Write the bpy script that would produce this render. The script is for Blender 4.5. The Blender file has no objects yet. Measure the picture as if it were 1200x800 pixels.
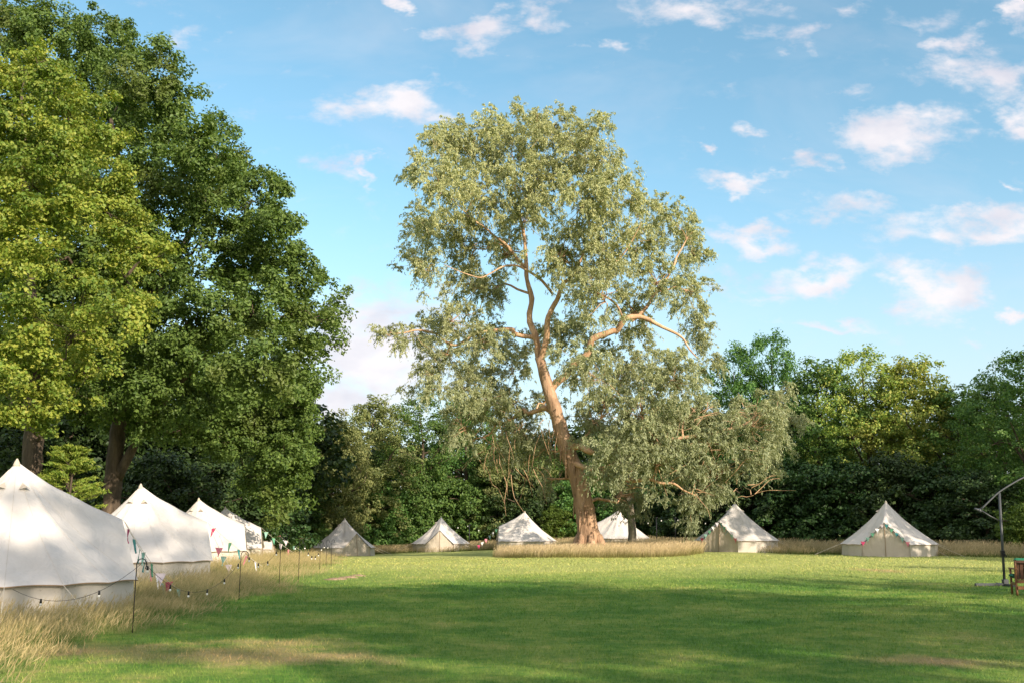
import bpy, math, random
import numpy as np
rng = np.random.default_rng(11)
random.seed(11)
SC = bpy.context.scene
COL = SC.collection
R = math.radians

# ------------------------------------------------------------------ camera geometry
EYE = 1.64
FPX = 1167.0
PITCH = math.atan(212 / FPX)
def ray(px, py):
    u, v = px - 600.0, 400.0 - py
    c, s = math.cos(PITCH), math.sin(PITCH)
    return (u, -s * v + c * FPX, c * v + s * FPX)
def at(px, py, Y):
    d = ray(px, py); k = Y / d[1]
    return np.array([d[0] * k, Y, EYE + d[2] * k])
def sst(a, b, x):
    t = np.clip((np.asarray(x, float) - a) / (b - a), 0, 1)
    return t * t * (3 - 2 * t)
def zg(x, y):
    x = np.asarray(x, float); y = np.asarray(y, float)
    z = -0.9 * sst(35, 88, y) * sst(12, -14, x)
    z = z - 0.10 * sst(30, 50, y) * sst(75, 55, y) * sst(-12, 0, x)
    z = z + 0.035 * np.sin(x * 0.37 + 1.0) * np.sin(y * 0.29) + 0.02 * np.sin(x * 0.9 - y * 0.6)
    return z
def gpt(px, py):
    """ground point under a pixel"""
    d = ray(px, py); lo, hi = 3.0, 200.0
    for _ in range(60):
        m = 0.5 * (lo + hi); k = m / d[1]
        if EYE + d[2] * k > float(zg(d[0] * k, m)): lo = m
        else: hi = m
    k = lo / d[1]
    return np.array([d[0] * k, lo, float(zg(d[0] * k, lo))])

# ------------------------------------------------------------------ mesh helpers
class Acc:
    def __init__(s): s.v = []; s.q = []; s.t = []; s.qm = []; s.tm = []; s.n = 0; s.attr = []
    def add(s, v, q=None, t=None, m=0, a=None):
        v = np.asarray(v, np.float32).reshape(-1, 3)
        s.v.append(v)
        s.attr.append(np.zeros(len(v), np.float32) if a is None else np.asarray(a, np.float32))
        if q is not None and len(q):
            q = np.asarray(q, np.int32).reshape(-1, 4); s.q.append(q + s.n); s.qm.append(np.full(len(q), m, np.int32))
        if t is not None and len(t):
            t = np.asarray(t, np.int32).reshape(-1, 3); s.t.append(t + s.n); s.tm.append(np.full(len(t), m, np.int32))
        s.n += len(v)
    def mesh(s, name, mats, smooth=False, attr=None):
        v = np.concatenate(s.v)
        q = np.concatenate(s.q) if s.q else np.zeros((0, 4), np.int32)
        t = np.concatenate(s.t) if s.t else np.zeros((0, 3), np.int32)
        me = bpy.data.meshes.new(name)
        me.vertices.add(len(v)); me.vertices.foreach_set('co', v.ravel())
        nl = q.size + t.size
        me.loops.add(nl); me.loops.foreach_set('vertex_index', np.concatenate([q.ravel(), t.ravel()]).astype(np.int32))
        me.polygons.add(len(q) + len(t))
        st = np.concatenate([np.arange(len(q)) * 4, q.size + np.arange(len(t)) * 3]).astype(np.int32)
        me.polygons.foreach_set('loop_start', st)
        me.polygons.foreach_set('loop_total', np.concatenate([np.full(len(q), 4), np.full(len(t), 3)]).astype(np.int32))
        mi = np.concatenate(s.qm + s.tm).astype(np.int32)
        me.polygons.foreach_set('material_index', mi)
        me.polygons.foreach_set('use_smooth', np.full(len(mi), smooth, bool))
        for m in (mats if isinstance(mats, (list, tuple)) else [mats]): me.materials.append(m)
        if attr:
            a = me.attributes.new(attr, 'FLOAT', 'POINT'); a.data.foreach_set('value', np.concatenate(s.attr))
        me.update(calc_edges=True)
        return me
    def obj(s, name, mats, parent=None, smooth=False, loc=None, attr=None):
        o = bpy.data.objects.new(name, s.mesh(name, mats, smooth, attr)); COL.objects.link(o)
        if parent is not None: o.parent = parent
        if loc is not None: o.location = loc
        return o

def tag(o, label, cat, group=None, kind=None):
    o['label'] = label; o['category'] = cat
    if group: o['group'] = group
    if kind: o['kind'] = kind
    return o
def thing(name, label, cat, loc=(0, 0, 0), rz=0, group=None):
    o = bpy.data.objects.new(name, None); COL.objects.link(o); o.empty_display_size = 0.2
    o.location = tuple(float(c) for c in loc); o.rotation_euler = (0, 0, rz)
    return tag(o, label, cat, group)

def catmull(P, sub):
    P = np.asarray(P, float)
    if len(P) < 3 or sub < 2:
        return P
    Q = np.vstack([2 * P[0] - P[1], P, 2 * P[-1] - P[-2]])
    out = []
    for i in range(1, len(Q) - 2):
        for k in range(sub):
            t = k / sub
            out.append(0.5 * (2 * Q[i] + (Q[i + 1] - Q[i - 1]) * t + (2 * Q[i - 1] - 5 * Q[i] + 4 * Q[i + 1] - Q[i + 2]) * t * t
                              + (3 * Q[i] - Q[i - 1] - 3 * Q[i + 1] + Q[i + 2]) * t ** 3))
    out.append(Q[-2])
    return np.array(out)
def tube(acc, P, rad, n=6, sub=1, m=0, rough=0.0, cap=True):
    P = np.asarray(P, float); rad = np.broadcast_to(np.asarray(rad, float), (len(P),))
    PR = catmull(np.column_stack([P, rad]), sub)
    P, rad = PR[:, :3], np.maximum(PR[:, 3], 0.0008)
    T = np.gradient(P, axis=0); T /= np.linalg.norm(T, axis=1)[:, None] + 1e-9
    ref = np.array([0, 0, 1.0]) if abs(T[0, 2]) < 0.8 else np.array([1.0, 0, 0])
    a = np.cross(T[0], ref); a /= np.linalg.norm(a)
    V = []
    th = np.arange(n) / n * 2 * math.pi
    for i in range(len(P)):
        a = a - T[i] * a.dot(T[i]); a /= np.linalg.norm(a) + 1e-9
        b = np.cross(T[i], a)
        rr = rad[i] * (1 + (rough * rng.normal(size=n) if rough else 0))
        V.append(P[i] + np.outer(np.cos(th) * rr, a) + np.outer(np.sin(th) * rr, b))
    V = np.vstack(V); k = len(P)
    q = [[i * n + j, i * n + (j + 1) % n, (i + 1) * n + (j + 1) % n, (i + 1) * n + j] for i in range(k - 1) for j in range(n)]
    t = []
    if cap:
        V = np.vstack([V, P[0], P[-1]])
        t = [[k * n, (j + 1) % n, j] for j in range(n)] + [[k * n + 1, (k - 1) * n + j, (k - 1) * n + (j + 1) % n] for j in range(n)]
    acc.add(V, q, t, m)
def box(acc, c, sz, rz=0, rx=0, bev=0.0, m=0):
    """chamfered box"""
    hx, hy, hz = np.asarray(sz, float) / 2
    b = min(bev, hx * .9, hy * .9, hz * .9) if bev else min(hx, hy, hz) * 0.12
    V = []; idx = {}
    for sx in (-1, 1):
        for sy in (-1, 1):
            for sz_ in (-1, 1):
                for ax in range(3):
                    p = [sx * (hx - b), sy * (hy - b), sz_ * (hz - b)]
                    p[ax] = (sx * hx, sy * hy, sz_ * hz)[ax]
                    idx[(sx, sy, sz_, ax)] = len(V); V.append(p)
    q, t = [], []
    S = (-1, 1)
    for ax in range(3):
        o1, o2 = [i for i in range(3) if i != ax]
        for s in S:
            f = []
            for (u, w) in ((-1, -1), (1, -1), (1, 1), (-1, 1)):
                k = [0, 0, 0]; k[ax] = s; k[o1] = u; k[o2] = w
                f.append(idx[(*k, ax)])
            q.append(f if (s > 0) == (ax != 1) else f[::-1])
    for ax in range(3):
        o1, o2 = [i for i in range(3) if i != ax]
        for u in S:
            for w in S:
                k0 = [0, 0, 0]; k1 = [0, 0, 0]
                k0[ax] = -1; k1[ax] = 1
                for k in (k0, k1): k[o1] = u; k[o2] = w
                q.append([idx[(*k0, o1)], idx[(*k1, o1)], idx[(*k1, o2)], idx[(*k0, o2)]])
    for sx in S:
        for sy in S:
            for s3 in S: t.append([idx[(sx, sy, s3, a)] for a in range(3)])
    V = np.array(V)
    c1, s1 = math.cos(rx), math.sin(rx); V = V @ np.array([[1, 0, 0], [0, c1, s1], [0, -s1, c1]])
    c1, s1 = math.cos(rz), math.sin(rz); V = V @ np.array([[c1, s1, 0], [-s1, c1, 0], [0, 0, 1]])
    acc.add(V + np.asarray(c, float), q, t, m)
def ball(acc, c, r, n=8, m=0):
    V, q = [], []
    r = np.broadcast_to(np.asarray(r, float), (3,))
    for i in range(n + 1):
        ph = math.pi * (i + 1e-3) / (n + 2e-3)
        for j in range(n): V.append([math.sin(ph) * math.cos(2 * math.pi * j / n) * r[0], math.sin(ph) * math.sin(2 * math.pi * j / n) * r[1], math.cos(ph) * r[2]])
    for i in range(n):
        for j in range(n): q.append([i * n + j, (i + 1) * n + j, (i + 1) * n + (j + 1) % n, i * n + (j + 1) % n])
    acc.add(np.array(V) + np.asarray(c, float), q, None, m)

# ------------------------------------------------------------------ materials
class NT:
    def __init__(s, tree): s.t = tree
    def n(s, typ, ins=None, **kw):
        nd = s.t.nodes.new(typ)
        for k, v in kw.items(): setattr(nd, k, v)
        for k, v in (ins or {}).items(): s.set(nd.inputs[k], v)
        return nd
    def set(s, sock, v):
        if isinstance(v, bpy.types.NodeSocket): s.t.links.new(v, sock)
        else: sock.default_value = v
    def math(s, op, a, b=0.0, c=0.0, clamp=False):
        nd = s.t.nodes.new('ShaderNodeMath'); nd.operation = op; nd.use_clamp = clamp
        s.set(nd.inputs[0], a); s.set(nd.inputs[1], b); s.set(nd.inputs[2], c); return nd.outputs[0]
    def vmath(s, op, a, b=(0, 0, 0)):
        nd = s.t.nodes.new('ShaderNodeVectorMath'); nd.operation = op
        s.set(nd.inputs[0], a)
        if op != 'LENGTH': s.set(nd.inputs[1], b)
        return nd.outputs['Value'] if op in ('LENGTH', 'DOT_PRODUCT') else nd.outputs[0]
    def ramp(s, fac, stops, interp='LINEAR'):
        nd = s.t.nodes.new('ShaderNodeValToRGB'); s.set(nd.inputs[0], fac); cr = nd.color_ramp; cr.interpolation = interp
        while len(cr.elements) > 1: cr.elements.remove(cr.elements[-1])
        for i, (p, c) in enumerate(stops):
            e = cr.elements[0] if i == 0 else cr.elements.new(p)
            e.position = p; e.color = (*c, 1) if len(c) == 3 else c
        return nd.outputs[0]
    def mix(s, fac, a, b, typ='MIX'):
        nd = s.t.nodes.new('ShaderNodeMix'); nd.data_type = 'RGBA'; nd.blend_type = typ
        s.set(nd.inputs['Factor'], fac)
        for k, v in ((6, a), (7, b)): s.set(nd.inputs[k], (*v, 1) if isinstance(v, tuple) and len(v) == 3 else v)
        return nd.outputs[2]
    def noise(s, vec, scale, detail=3, rough=0.5, dist=0.0):
        return s.n('ShaderNodeTexNoise', {'Vector': vec, 'Scale': scale, 'Detail': detail, 'Roughness': rough, 'Distortion': dist}).outputs[0]
def mat(name):
    m = bpy.data.materials.new(name); m.use_nodes = True; m.node_tree.nodes.clear()
    return m, NT(m.node_tree)
def out(T, sh): T.t.links.new(sh, T.n('ShaderNodeOutputMaterial').inputs[0])

def leaf_mat(name, cols, trans=0.35, tcol=None, spec=0.3, rough=0.5, patch=None, objvar=0.12, old=None):
    m, T = mat(name)
    g = T.n('ShaderNodeNewGeometry')
    col = T.ramp(g.outputs['Random Per Island'], [(i / (len(cols) - 1), c) for i, c in enumerate(cols)])
    if patch:   # whole sprays of a second leaf colour
        tc = T.n('ShaderNodeTexCoord').outputs['Object']
        f = T.ramp(T.noise(tc, patch[1], 2), [(patch[2], (0, 0, 0)), (patch[2] + .14, (1, 1, 1))])
        col = T.mix(f, col, T.mix(0.5, col, patch[0]))
    if old:     # older, greyer leaves on the lower boughs
        zz = T.n('ShaderNodeSeparateXYZ', {0: T.n('ShaderNodeTexCoord').outputs['Object']}).outputs[2]
        f = T.n('ShaderNodeMapRange', {'Value': T.math('ADD', zz, T.math('MULTIPLY', g.outputs['Random Per Island'], 5.0)), 'From Min': old[1], 'From Max': old[2], 'To Min': old[3], 'To Max': 0.0}).outputs[0]
        col = T.mix(f, col, old[0])
    oi = T.n('ShaderNodeObjectInfo').outputs['Random']
    hs = T.n('ShaderNodeHueSaturation', {'Hue': T.math('MULTIPLY_ADD', oi, 0.03, 0.485), 'Saturation': 1.0,
             'Value': T.math('MULTIPLY_ADD', oi, 2 * objvar, 1 - objvar), 'Color': col})
    col = hs.outputs[0]
    p = T.n('ShaderNodeBsdfPrincipled', {'Base Color': col, 'Roughness': rough, 'Specular IOR Level': spec})
    tr = T.n('ShaderNodeBsdfTranslucent', {'Color': T.mix(1.0, col, (1.15, 1.15, 0.5) if tcol is None else tcol, 'MULTIPLY')})
    mx = T.n('ShaderNodeMixShader', {0: trans, 1: p.outputs[0], 2: tr.outputs[0]})
    out(T, mx.outputs[0]); return m
def bark_mat(name, c1, c2, c3, sc=3.0, bump=0.5, stretch=0.18):
    m, T = mat(name)
    tc = T.n('ShaderNodeTexCoord').outputs['Object']
    mp = T.n('ShaderNodeMapping', {'Vector': tc, 'Scale': (1, 1, stretch)}).outputs[0]
    n1 = T.noise(mp, sc, 5, 0.6, 0.4); n2 = T.noise(tc, sc * 0.35, 3)
    col = T.mix(n2, T.ramp(n1, [(0.3, c1), (0.55, c2), (0.75, c3)]), T.ramp(n1, [(0.25, c2), (0.7, c3)]))
    b = T.n('ShaderNodeBump', {'Height': T.noise(mp, sc * 3, 5, 0.65, 0.3), 'Strength': bump, 'Distance': 0.08}).outputs[0]
    p = T.n('ShaderNodeBsdfPrincipled', {'Base Color': col, 'Roughness': 0.85, 'Normal': b, 'Specular IOR Level': 0.2})
    out(T, p.outputs[0]); return m
def plain(name, c, rough=0.5, metal=0.0, var=0.12, sc=8.0, spec=0.4, bump=0.0):
    m, T = mat(name)
    tc = T.n('ShaderNodeTexCoord').outputs['Object']
    n = T.noise(tc, sc, 4)
    col = T.ramp(n, [(0.25, tuple(x * (1 - var) for x in c)), (0.75, tuple(min(1, x * (1 + var)) for x in c))])
    kw = {'Base Color': col, 'Roughness': rough, 'Metallic': metal, 'Specular IOR Level': spec}
    if bump: kw['Normal'] = T.n('ShaderNodeBump', {'Height': T.noise(tc, sc * 6, 4), 'Strength': bump, 'Distance': 0.01}).outputs[0]
    out(T, T.n('ShaderNodeBsdfPrincipled', kw).outputs[0]); return m
def canvas_mat(name, c, stain=0.4, spots=0.0, wr=0.9, trans=0.18):
    m, T = mat(name)
    tc = T.n('ShaderNodeTexCoord').outputs['Object']
    oi = T.n('ShaderNodeObjectInfo').outputs['Random']
    v = T.vmath('ADD', tc, T.n('ShaderNodeCombineXYZ', {0: T.math('MULTIPLY', oi, 31.0), 1: T.math('MULTIPLY', oi, 17.0)}).outputs[0])
    n1 = T.noise(v, 0.9, 4, 0.6)
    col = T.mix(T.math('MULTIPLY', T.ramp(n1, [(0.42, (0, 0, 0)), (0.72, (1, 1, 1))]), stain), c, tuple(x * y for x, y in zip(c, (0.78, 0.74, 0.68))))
    if spots:
        sp = T.ramp(T.noise(v, 17, 3, 0.7), [(0.62, (0, 0, 0)), (0.72, (1, 1, 1))])
        col = T.mix(T.math('MULTIPLY', sp, spots), col, (0.22, 0.19, 0.14))
    mp = T.n('ShaderNodeMapping', {'Vector': v, 'Scale': (1, 1, 0.45)}).outputs[0]
    h = T.math('ADD', T.noise(mp, 2.3, 3, 0.55, 0.6), T.math('MULTIPLY', T.noise(mp, 9, 3), 0.18))
    b = T.n('ShaderNodeBump', {'Height': h, 'Strength': wr, 'Distance': 0.07}).outputs[0]
    p = T.n('ShaderNodeBsdfPrincipled', {'Base Color': col, 'Roughness': 0.9, 'Specular IOR Level': 0.1, 'Normal': b})
    tr = T.n('ShaderNodeBsdfTranslucent', {'Color': col, 'Normal': b})
    out(T, T.n('ShaderNodeMixShader', {0: trans, 1: p.outputs[0], 2: tr.outputs[0]}).outputs[0]); return m

def turf_nodes(T):
    """colour of the mown turf by place: greener and drier patches, scuffed straw areas, sunlit far band painted in"""
    pos = T.n('ShaderNodeNewGeometry').outputs['Position']
    flat = T.vmath('MULTIPLY', pos, (1, 1, 0))
    a = T.noise(flat, 0.22, 4, 0.55, 0.3); b = T.noise(flat, 1.1, 4, 0.6); c = T.noise(flat, 5.0, 3, 0.6)
    s = T.math('ADD', T.math('MULTIPLY', a, 0.42), T.math('ADD', T.math('MULTIPLY', b, 0.33), T.math('MULTIPLY', c, 0.25)))
    col = T.ramp(s, [(0.36, GRASS[0]), (0.46, GRASS[1]), (0.55, GRASS[2]), (0.66, GRASS[3])])
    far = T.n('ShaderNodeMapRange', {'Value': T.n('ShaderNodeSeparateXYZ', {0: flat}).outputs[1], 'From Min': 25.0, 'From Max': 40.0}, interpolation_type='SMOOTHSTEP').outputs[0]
    col = T.mix(T.math('MULTIPLY', far, 0.6), col, (0.52, 0.53, 0.20))     # paler far lawn: the sunlit band painted into the colour
    for (px, py, rx, ry) in DRY:
        g = gpt(px, py)
        d = T.vmath('MULTIPLY', T.vmath('SUBTRACT', flat, (g[0], g[1], 0)), (1 / rx, 1 / ry, 0))
        f = T.math('SUBTRACT', 1.25, T.vmath('LENGTH', d))
        f = T.math('ADD', f, T.math('MULTIPLY', T.math('SUBTRACT', b, 0.5), 2.2))
        f = T.math('MULTIPLY', f, 0.8, clamp=True)
        col = T.mix(T.math('MULTIPLY', f, 0.75), col, (0.46, 0.32, 0.18))
    return col, flat
GRASS = [(0.050, 0.145, 0.022), (0.095, 0.205, 0.036), (0.195, 0.28, 0.062), (0.36, 0.345, 0.125)]
DRY = [(255, 766, 1.6, 0.9), (380, 768, 1.0, 0.7), (330, 752, 1.0, .5), (40, 762, 1.6, 0.8), (1090, 775, 1.0, 0.5), (1030, 668, 1.0, 1.4)]
def turf_mat(name, bump):
    m, T = mat(name)
    col, flat = turf_nodes(T)
    kw = {'Roughness': 0.9, 'Specular IOR Level': 0.15}
    if bump:
        h = T.math('ADD', T.noise(flat, 28, 4, 0.75), T.math('MULTIPLY', T.noise(flat, 7, 3), 0.8))
        kw['Normal'] = T.n('ShaderNodeBump', {'Height': h, 'Strength': 0.9, 'Distance': 0.06}).outputs[0]
        kw['Base Color'] = T.mix(T.ramp(T.noise(flat, 34, 3, 0.7), [(0.3, (0, 0, 0)), (0.7, (1, 1, 1))]), T.mix(1.0, col, (0.72, 0.72, 0.72), 'MULTIPLY'), T.mix(1.0, col, (1.3, 1.25, 1.15), 'MULTIPLY'))
        out(T, T.n('ShaderNodeBsdfPrincipled', kw).outputs[0])
    else:
        r = T.n('ShaderNodeNewGeometry').outputs['Random Per Island']
        col = T.mix(1.0, col, T.ramp(r, [(0, (0.75, 0.8, 0.7)), (0.8, (1.2, 1.2, 1.1)), (0.93, (1.9, 1.5, 1.6))]), 'MULTIPLY')
        p = T.n('ShaderNodeBsdfPrincipled', {**kw, 'Base Color': col})
        tr = T.n('ShaderNodeBsdfTranslucent', {'Color': col})
        out(T, T.n('ShaderNodeMixShader', {0: 0.3, 1: p.outputs[0], 2: tr.outputs[0]}).outputs[0])
    return m
def straw_mat(name, base, tip, tip2):
    m, T = mat(name)
    r = T.n('ShaderNodeNewGeometry').outputs['Random Per Island']
    h = T.n('ShaderNodeAttribute', attribute_name='along').outputs['Fac']
    flat = T.vmath('MULTIPLY', T.n('ShaderNodeNewGeometry').outputs['Position'], (1, 1, 0))
    n = T.noise(flat, 0.55, 3)
    tipc = T.mix(r, tip, tip2)
    f = T.math('ADD', T.math('MULTIPLY', h, 1.5), T.math('MULTIPLY', T.math('SUBTRACT', n, 0.62), 2.2), clamp=True)
    col = T.mix(f, base, tipc)
    p = T.n('ShaderNodeBsdfPrincipled', {'Base Color': col, 'Roughness': 0.7, 'Specular IOR Level': 0.2})
    tr = T.n('ShaderNodeBsdfTranslucent', {'Color': col})
    out(T, T.n('ShaderNodeMixShader', {0: 0.35, 1: p.outputs[0], 2: tr.outputs[0]}).outputs[0]); return m

# ------------------------------------------------------------------ light, sky, camera
SUN_AZ, SUN_EL = R(40), R(23)       # to the right of straight-behind the camera
S = np.array([math.sin(SUN_AZ) * math.cos(SUN_EL), -math.cos(SUN_AZ) * math.cos(SUN_EL), math.sin(SUN_EL)])
def build_light():
    from mathutils import Vector
    l = bpy.data.lights.new('sun', 'SUN'); l.energy = 4.1; l.angle = R(0.53); l.color = (1.0, 0.86, 0.69)
    o = bpy.data.objects.new('sun', l); COL.objects.link(o)
    o.rotation_euler = Vector(S).to_track_quat('Z', 'Y').to_euler(); o.location = tuple(S * 120)
    w = bpy.data.worlds.new('World'); SC.world = w; w.use_nodes = True
    w.node_tree.nodes.clear(); T = NT(w.node_tree)
    sky = T.n('ShaderNodeTexSky', sky_type='NISHITA', sun_disc=False, sun_elevation=SUN_EL, sun_rotation=math.atan2(S[0], S[1]),
              altitude=0.0, air_density=1.0, dust_density=0.9, ozone_density=1.0)
    base = T.n('ShaderNodeHueSaturation', {'Hue': 0.477, 'Saturation': 1.1, 'Value': 1.0, 'Color': sky.outputs[0]}).outputs[0]
    d = T.n('ShaderNodeTexCoord').outputs['Generated']
    sp = T.n('ShaderNodeSeparateXYZ', {0: d})
    yy = T.math('MAXIMUM', T.math('ABSOLUTE', sp.outputs[1]), 0.03)
    u = T.math('DIVIDE', sp.outputs[0], yy); v = T.math('DIVIDE', sp.outputs[2], yy)
    low = T.n('ShaderNodeMapRange', {'Value': sp.outputs[2], 'From Min': 0.34, 'From Max': 0.05, 'To Max': 0.62}, interpolation_type='SMOOTHSTEP').outputs[0]
    base = T.mix(low, base, (2.9, 3.4, 4.0))
    uv = T.n('ShaderNodeCombineXYZ', {0: u, 1: v}).outputs[0]
    st = T.n('ShaderNodeMapping', {'Vector': uv, 'Scale': (1.0, 1.7, 1.0)}).outputs[0]
    wob = T.n('ShaderNodeTexNoise', {'Vector': st, 'Scale': 9.0, 'Detail': 5.0, 'Roughness': 0.6}).outputs['Color']
    uvd = T.vmath('ADD', uv, T.vmath('MULTIPLY', T.vmath('SUBTRACT', wob, (0.5, 0.5, 0.5)), (0.22, 0.12, 0)))
    clouds = [(470, 126, 85, 30, .95), (545, 38, 70, 24, .8), (455, 8, 32, 16, .9), (640, 22, 60, 14, .45), (400, 192, 60, 17, .55), (436, 196, 18, 14, .7),
              (440, 405, 120, 85, .95), (400, 460, 110, 60, .8), (1045, 165, 74, 34, .85), (880, 202, 48, 14, .75), (935, 183, 34, 14, .65), (888, 143, 34, 12, .6), (815, 174, 18, 9, .7),
              (1150, 100, 65, 42, .85), (1188, 150, 42, 28, .85), (1125, 48, 38, 24, .75), (890, 275, 80, 16, .7), (1000, 242, 62, 17, .6), (1150, 262, 130, 22, .75),
              (960, 318, 125, 20, .8), (1105, 342, 58, 36, .9), (965, 374, 80, 9, .6), (1192, 372, 30, 10, .8), (820, 6, 120, 22, .6), (205, 38, 42, 22, .42),
              (925, 45, 46, 16, .45), (1000, 105, 32, 18, .4), (1196, 12, 30, 34, .8), (700, 55, 18, 10, .35), (985, 12, 30, 18, .4), (1080, 10, 60, 20, .35), (1195, 222, 14, 18, .5), (860, 340, 60, 12, .35), (1130, 392, 25, 10, .35)]
    acc = None
    for (px, py, a, b, k) in clouds:
        r = ray(px, py); u0, v0 = r[0] / r[1], r[2] / r[1]
        q = T.vmath('MULTIPLY', T.vmath('SUBTRACT', uvd, (u0, v0, 0)), (FPX / (a * 1.25), FPX / (b * 1.3), 0))
        f = T.math('SUBTRACT', 1.0, T.math('MINIMUM', T.vmath('LENGTH', q), 1.0))
        f = T.math('MULTIPLY', f, k)
        acc = f if acc is None else T.math('MAXIMUM', acc, f)
    fine = T.noise(st, 24.0, 6, 0.62, 0.2)
    veil = T.ramp(T.noise(T.n('ShaderNodeMapping', {'Vector': uv, 'Scale': (1, 2.2, 1), 'Rotation': (0, 0, 0.35)}).outputs[0], 3.2, 5, 0.6, 0.5), [(0.48, (0, 0, 0)), (0.78, (.24, .24, .24))])
    f = T.math('ADD', T.math('MULTIPLY', acc, 1.5), T.math('MULTIPLY', T.math('SUBTRACT', fine, 0.5), 1.7))
    mask = T.n('ShaderNodeMapRange', {'Value': f, 'From Min': 0.05, 'From Max': 1.15, 'To Max': 0.9}, interpolation_type='SMOOTHSTEP').outputs[0]
    mask = T.math('MAXIMUM', mask, T.math('MULTIPLY', veil, T.math('GREATER_THAN', sp.outputs[2], 0.0)))
    # unseen bright cloud added overhead and behind the camera to lift the shade
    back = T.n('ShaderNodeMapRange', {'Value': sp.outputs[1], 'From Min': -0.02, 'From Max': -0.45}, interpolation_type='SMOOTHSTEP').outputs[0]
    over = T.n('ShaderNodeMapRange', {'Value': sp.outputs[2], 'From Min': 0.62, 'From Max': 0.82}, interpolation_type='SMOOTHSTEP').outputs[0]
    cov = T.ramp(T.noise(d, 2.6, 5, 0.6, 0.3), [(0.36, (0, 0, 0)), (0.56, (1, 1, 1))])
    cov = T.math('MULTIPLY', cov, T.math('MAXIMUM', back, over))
    bright = T.noise(st, 13.0, 4)
    ccol = T.ramp(bright, [(0.3, (3.2, 3.15, 3.55)), (0.62, (4.5, 4.2, 4.25))])
    col = T.mix(mask, base, ccol)
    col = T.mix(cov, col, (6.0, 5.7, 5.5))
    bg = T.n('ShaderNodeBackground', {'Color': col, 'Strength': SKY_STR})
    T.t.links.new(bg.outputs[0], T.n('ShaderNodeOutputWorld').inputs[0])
    w.cycles.sampling_method = 'MANUAL'; w.cycles.sample_map_resolution = 512
    cam = bpy.data.cameras.new('camera'); cam.sensor_width = 36; cam.lens = FPX / 1200 * 36; cam.clip_end = 3000
    co = bpy.data.objects.new('camera', cam); COL.objects.link(co); co.location = (0, 0, EYE); co.rotation_euler = (math.pi / 2 + PITCH, 0, 0)
    SC.camera = co
    vs = SC.view_settings; vs.view_transform = 'Standard'; vs.look = 'None'; vs.exposure = EXPO; vs.gamma = 1; vs.use_curve_mapping = False
    c = SC.cycles; c.max_bounces = 6; c.diffuse_bounces = 3; c.glossy_bounces = 2; c.transmission_bounces = 4; c.transparent_max_bounces = 4
    c.use_denoising = True; c.denoiser = 'OPENIMAGEDENOISE'; c.sample_clamp_indirect = 6; c.caustics_reflective = False; c.caustics_refractive = False
SKY_STR, EXPO = 0.125, 0.92
build_light()

# ------------------------------------------------------------------ material set
M = {}
M['oak'] = leaf_mat('oak_leaf', [(0.065, 0.135, 0.032), (0.116, 0.210, 0.046), (0.180, 0.285, 0.068)], patch=((0.12, 0.14, 0.03), 0.35, 0.55))
M['maple'] = leaf_mat('maple_leaf', [(0.159, 0.248, 0.038), (0.270, 0.337, 0.054), (0.380, 0.386, 0.072)], patch=((0.04, 0.12, 0.02), 0.5, 0.47))
M['euc'] = leaf_mat('eucalyptus_leaf', [(0.251, 0.290, 0.145), (0.383, 0.406, 0.199), (0.560, 0.526, 0.245)], trans=0.25, spec=0.4, rough=0.42, patch=((0.30, 0.29, 0.12), 0.22, 0.54), objvar=0.02, old=((0.25, 0.285, 0.175), 5.0, 22.0, 0.8))
M['wood'] = leaf_mat('woodland_leaf', [(0.053, 0.124, 0.031), (0.102, 0.195, 0.044), (0.166, 0.267, 0.064)])
M['pale'] = leaf_mat('pale_leaf', [(0.135, 0.178, 0.064), (0.202, 0.238, 0.084), (0.281, 0.297, 0.110)])
M['gold'] = leaf_mat('golden_leaf', [(0.147, 0.242, 0.049), (0.270, 0.342, 0.069), (0.467, 0.456, 0.109)], patch=((0.30, 0.27, 0.07), 0.3, 0.5))
M['dark'] = leaf_mat('shade_toned_leaf', [(0.021, 0.048, 0.014), (0.034, 0.076, 0.020), (0.059, 0.106, 0.025)], trans=0.2)  # leaf colour lowered to paint in the deep shade under the canopy
M['yew'] = leaf_mat('yew_needle', [(0.136, 0.209, 0.034), (0.246, 0.308, 0.049), (0.369, 0.382, 0.074)])
M['lime'] = leaf_mat('lime_leaf', [(0.06, 0.12, 0.018), (0.10, 0.17, 0.025), (0.14, 0.19, 0.03)])
M['b_oak'] = bark_mat('oak_bark', (0.02, 0.016, 0.012), (0.065, 0.05, 0.037), (0.17, 0.125, 0.085), 4.0, 1.0)
M['b_euc'] = bark_mat('eucalyptus_bark', (0.06, 0.038, 0.024), (0.32, 0.20, 0.12), (0.56, 0.38, 0.255), 3.2, 1.0, 0.16)
M['b_euclimb'] = bark_mat('eucalyptus_limb_bark', (0.14, 0.078, 0.044), (0.50, 0.30, 0.165), (0.66, 0.46, 0.31), 3.0, 0.6, 0.35)
M['b_grey'] = bark_mat('grey_bark', (0.10, 0.085, 0.065), (0.20, 0.17, 0.13), (0.30, 0.26, 0.20), 5.0, 0.4)
M['canvas'] = canvas_mat('tent_canvas', (0.69, 0.655, 0.625))
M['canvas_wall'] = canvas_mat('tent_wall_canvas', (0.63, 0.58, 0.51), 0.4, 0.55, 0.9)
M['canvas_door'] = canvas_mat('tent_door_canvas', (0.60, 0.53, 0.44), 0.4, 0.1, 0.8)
M['seam'] = plain('tent_seam', (0.58, 0.535, 0.48), 0.9)
M['hem'] = plain('tent_hem', (0.33, 0.22, 0.13), 0.85)
M['rope'] = plain('guy_rope', (0.55, 0.50, 0.42), 0.9)
M['peg'] = plain('tent_peg', (0.16, 0.15, 0.14), 0.5, 0.7)
M['black'] = plain('black_iron', (0.025, 0.025, 0.028), 0.45, 0.6)
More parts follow.
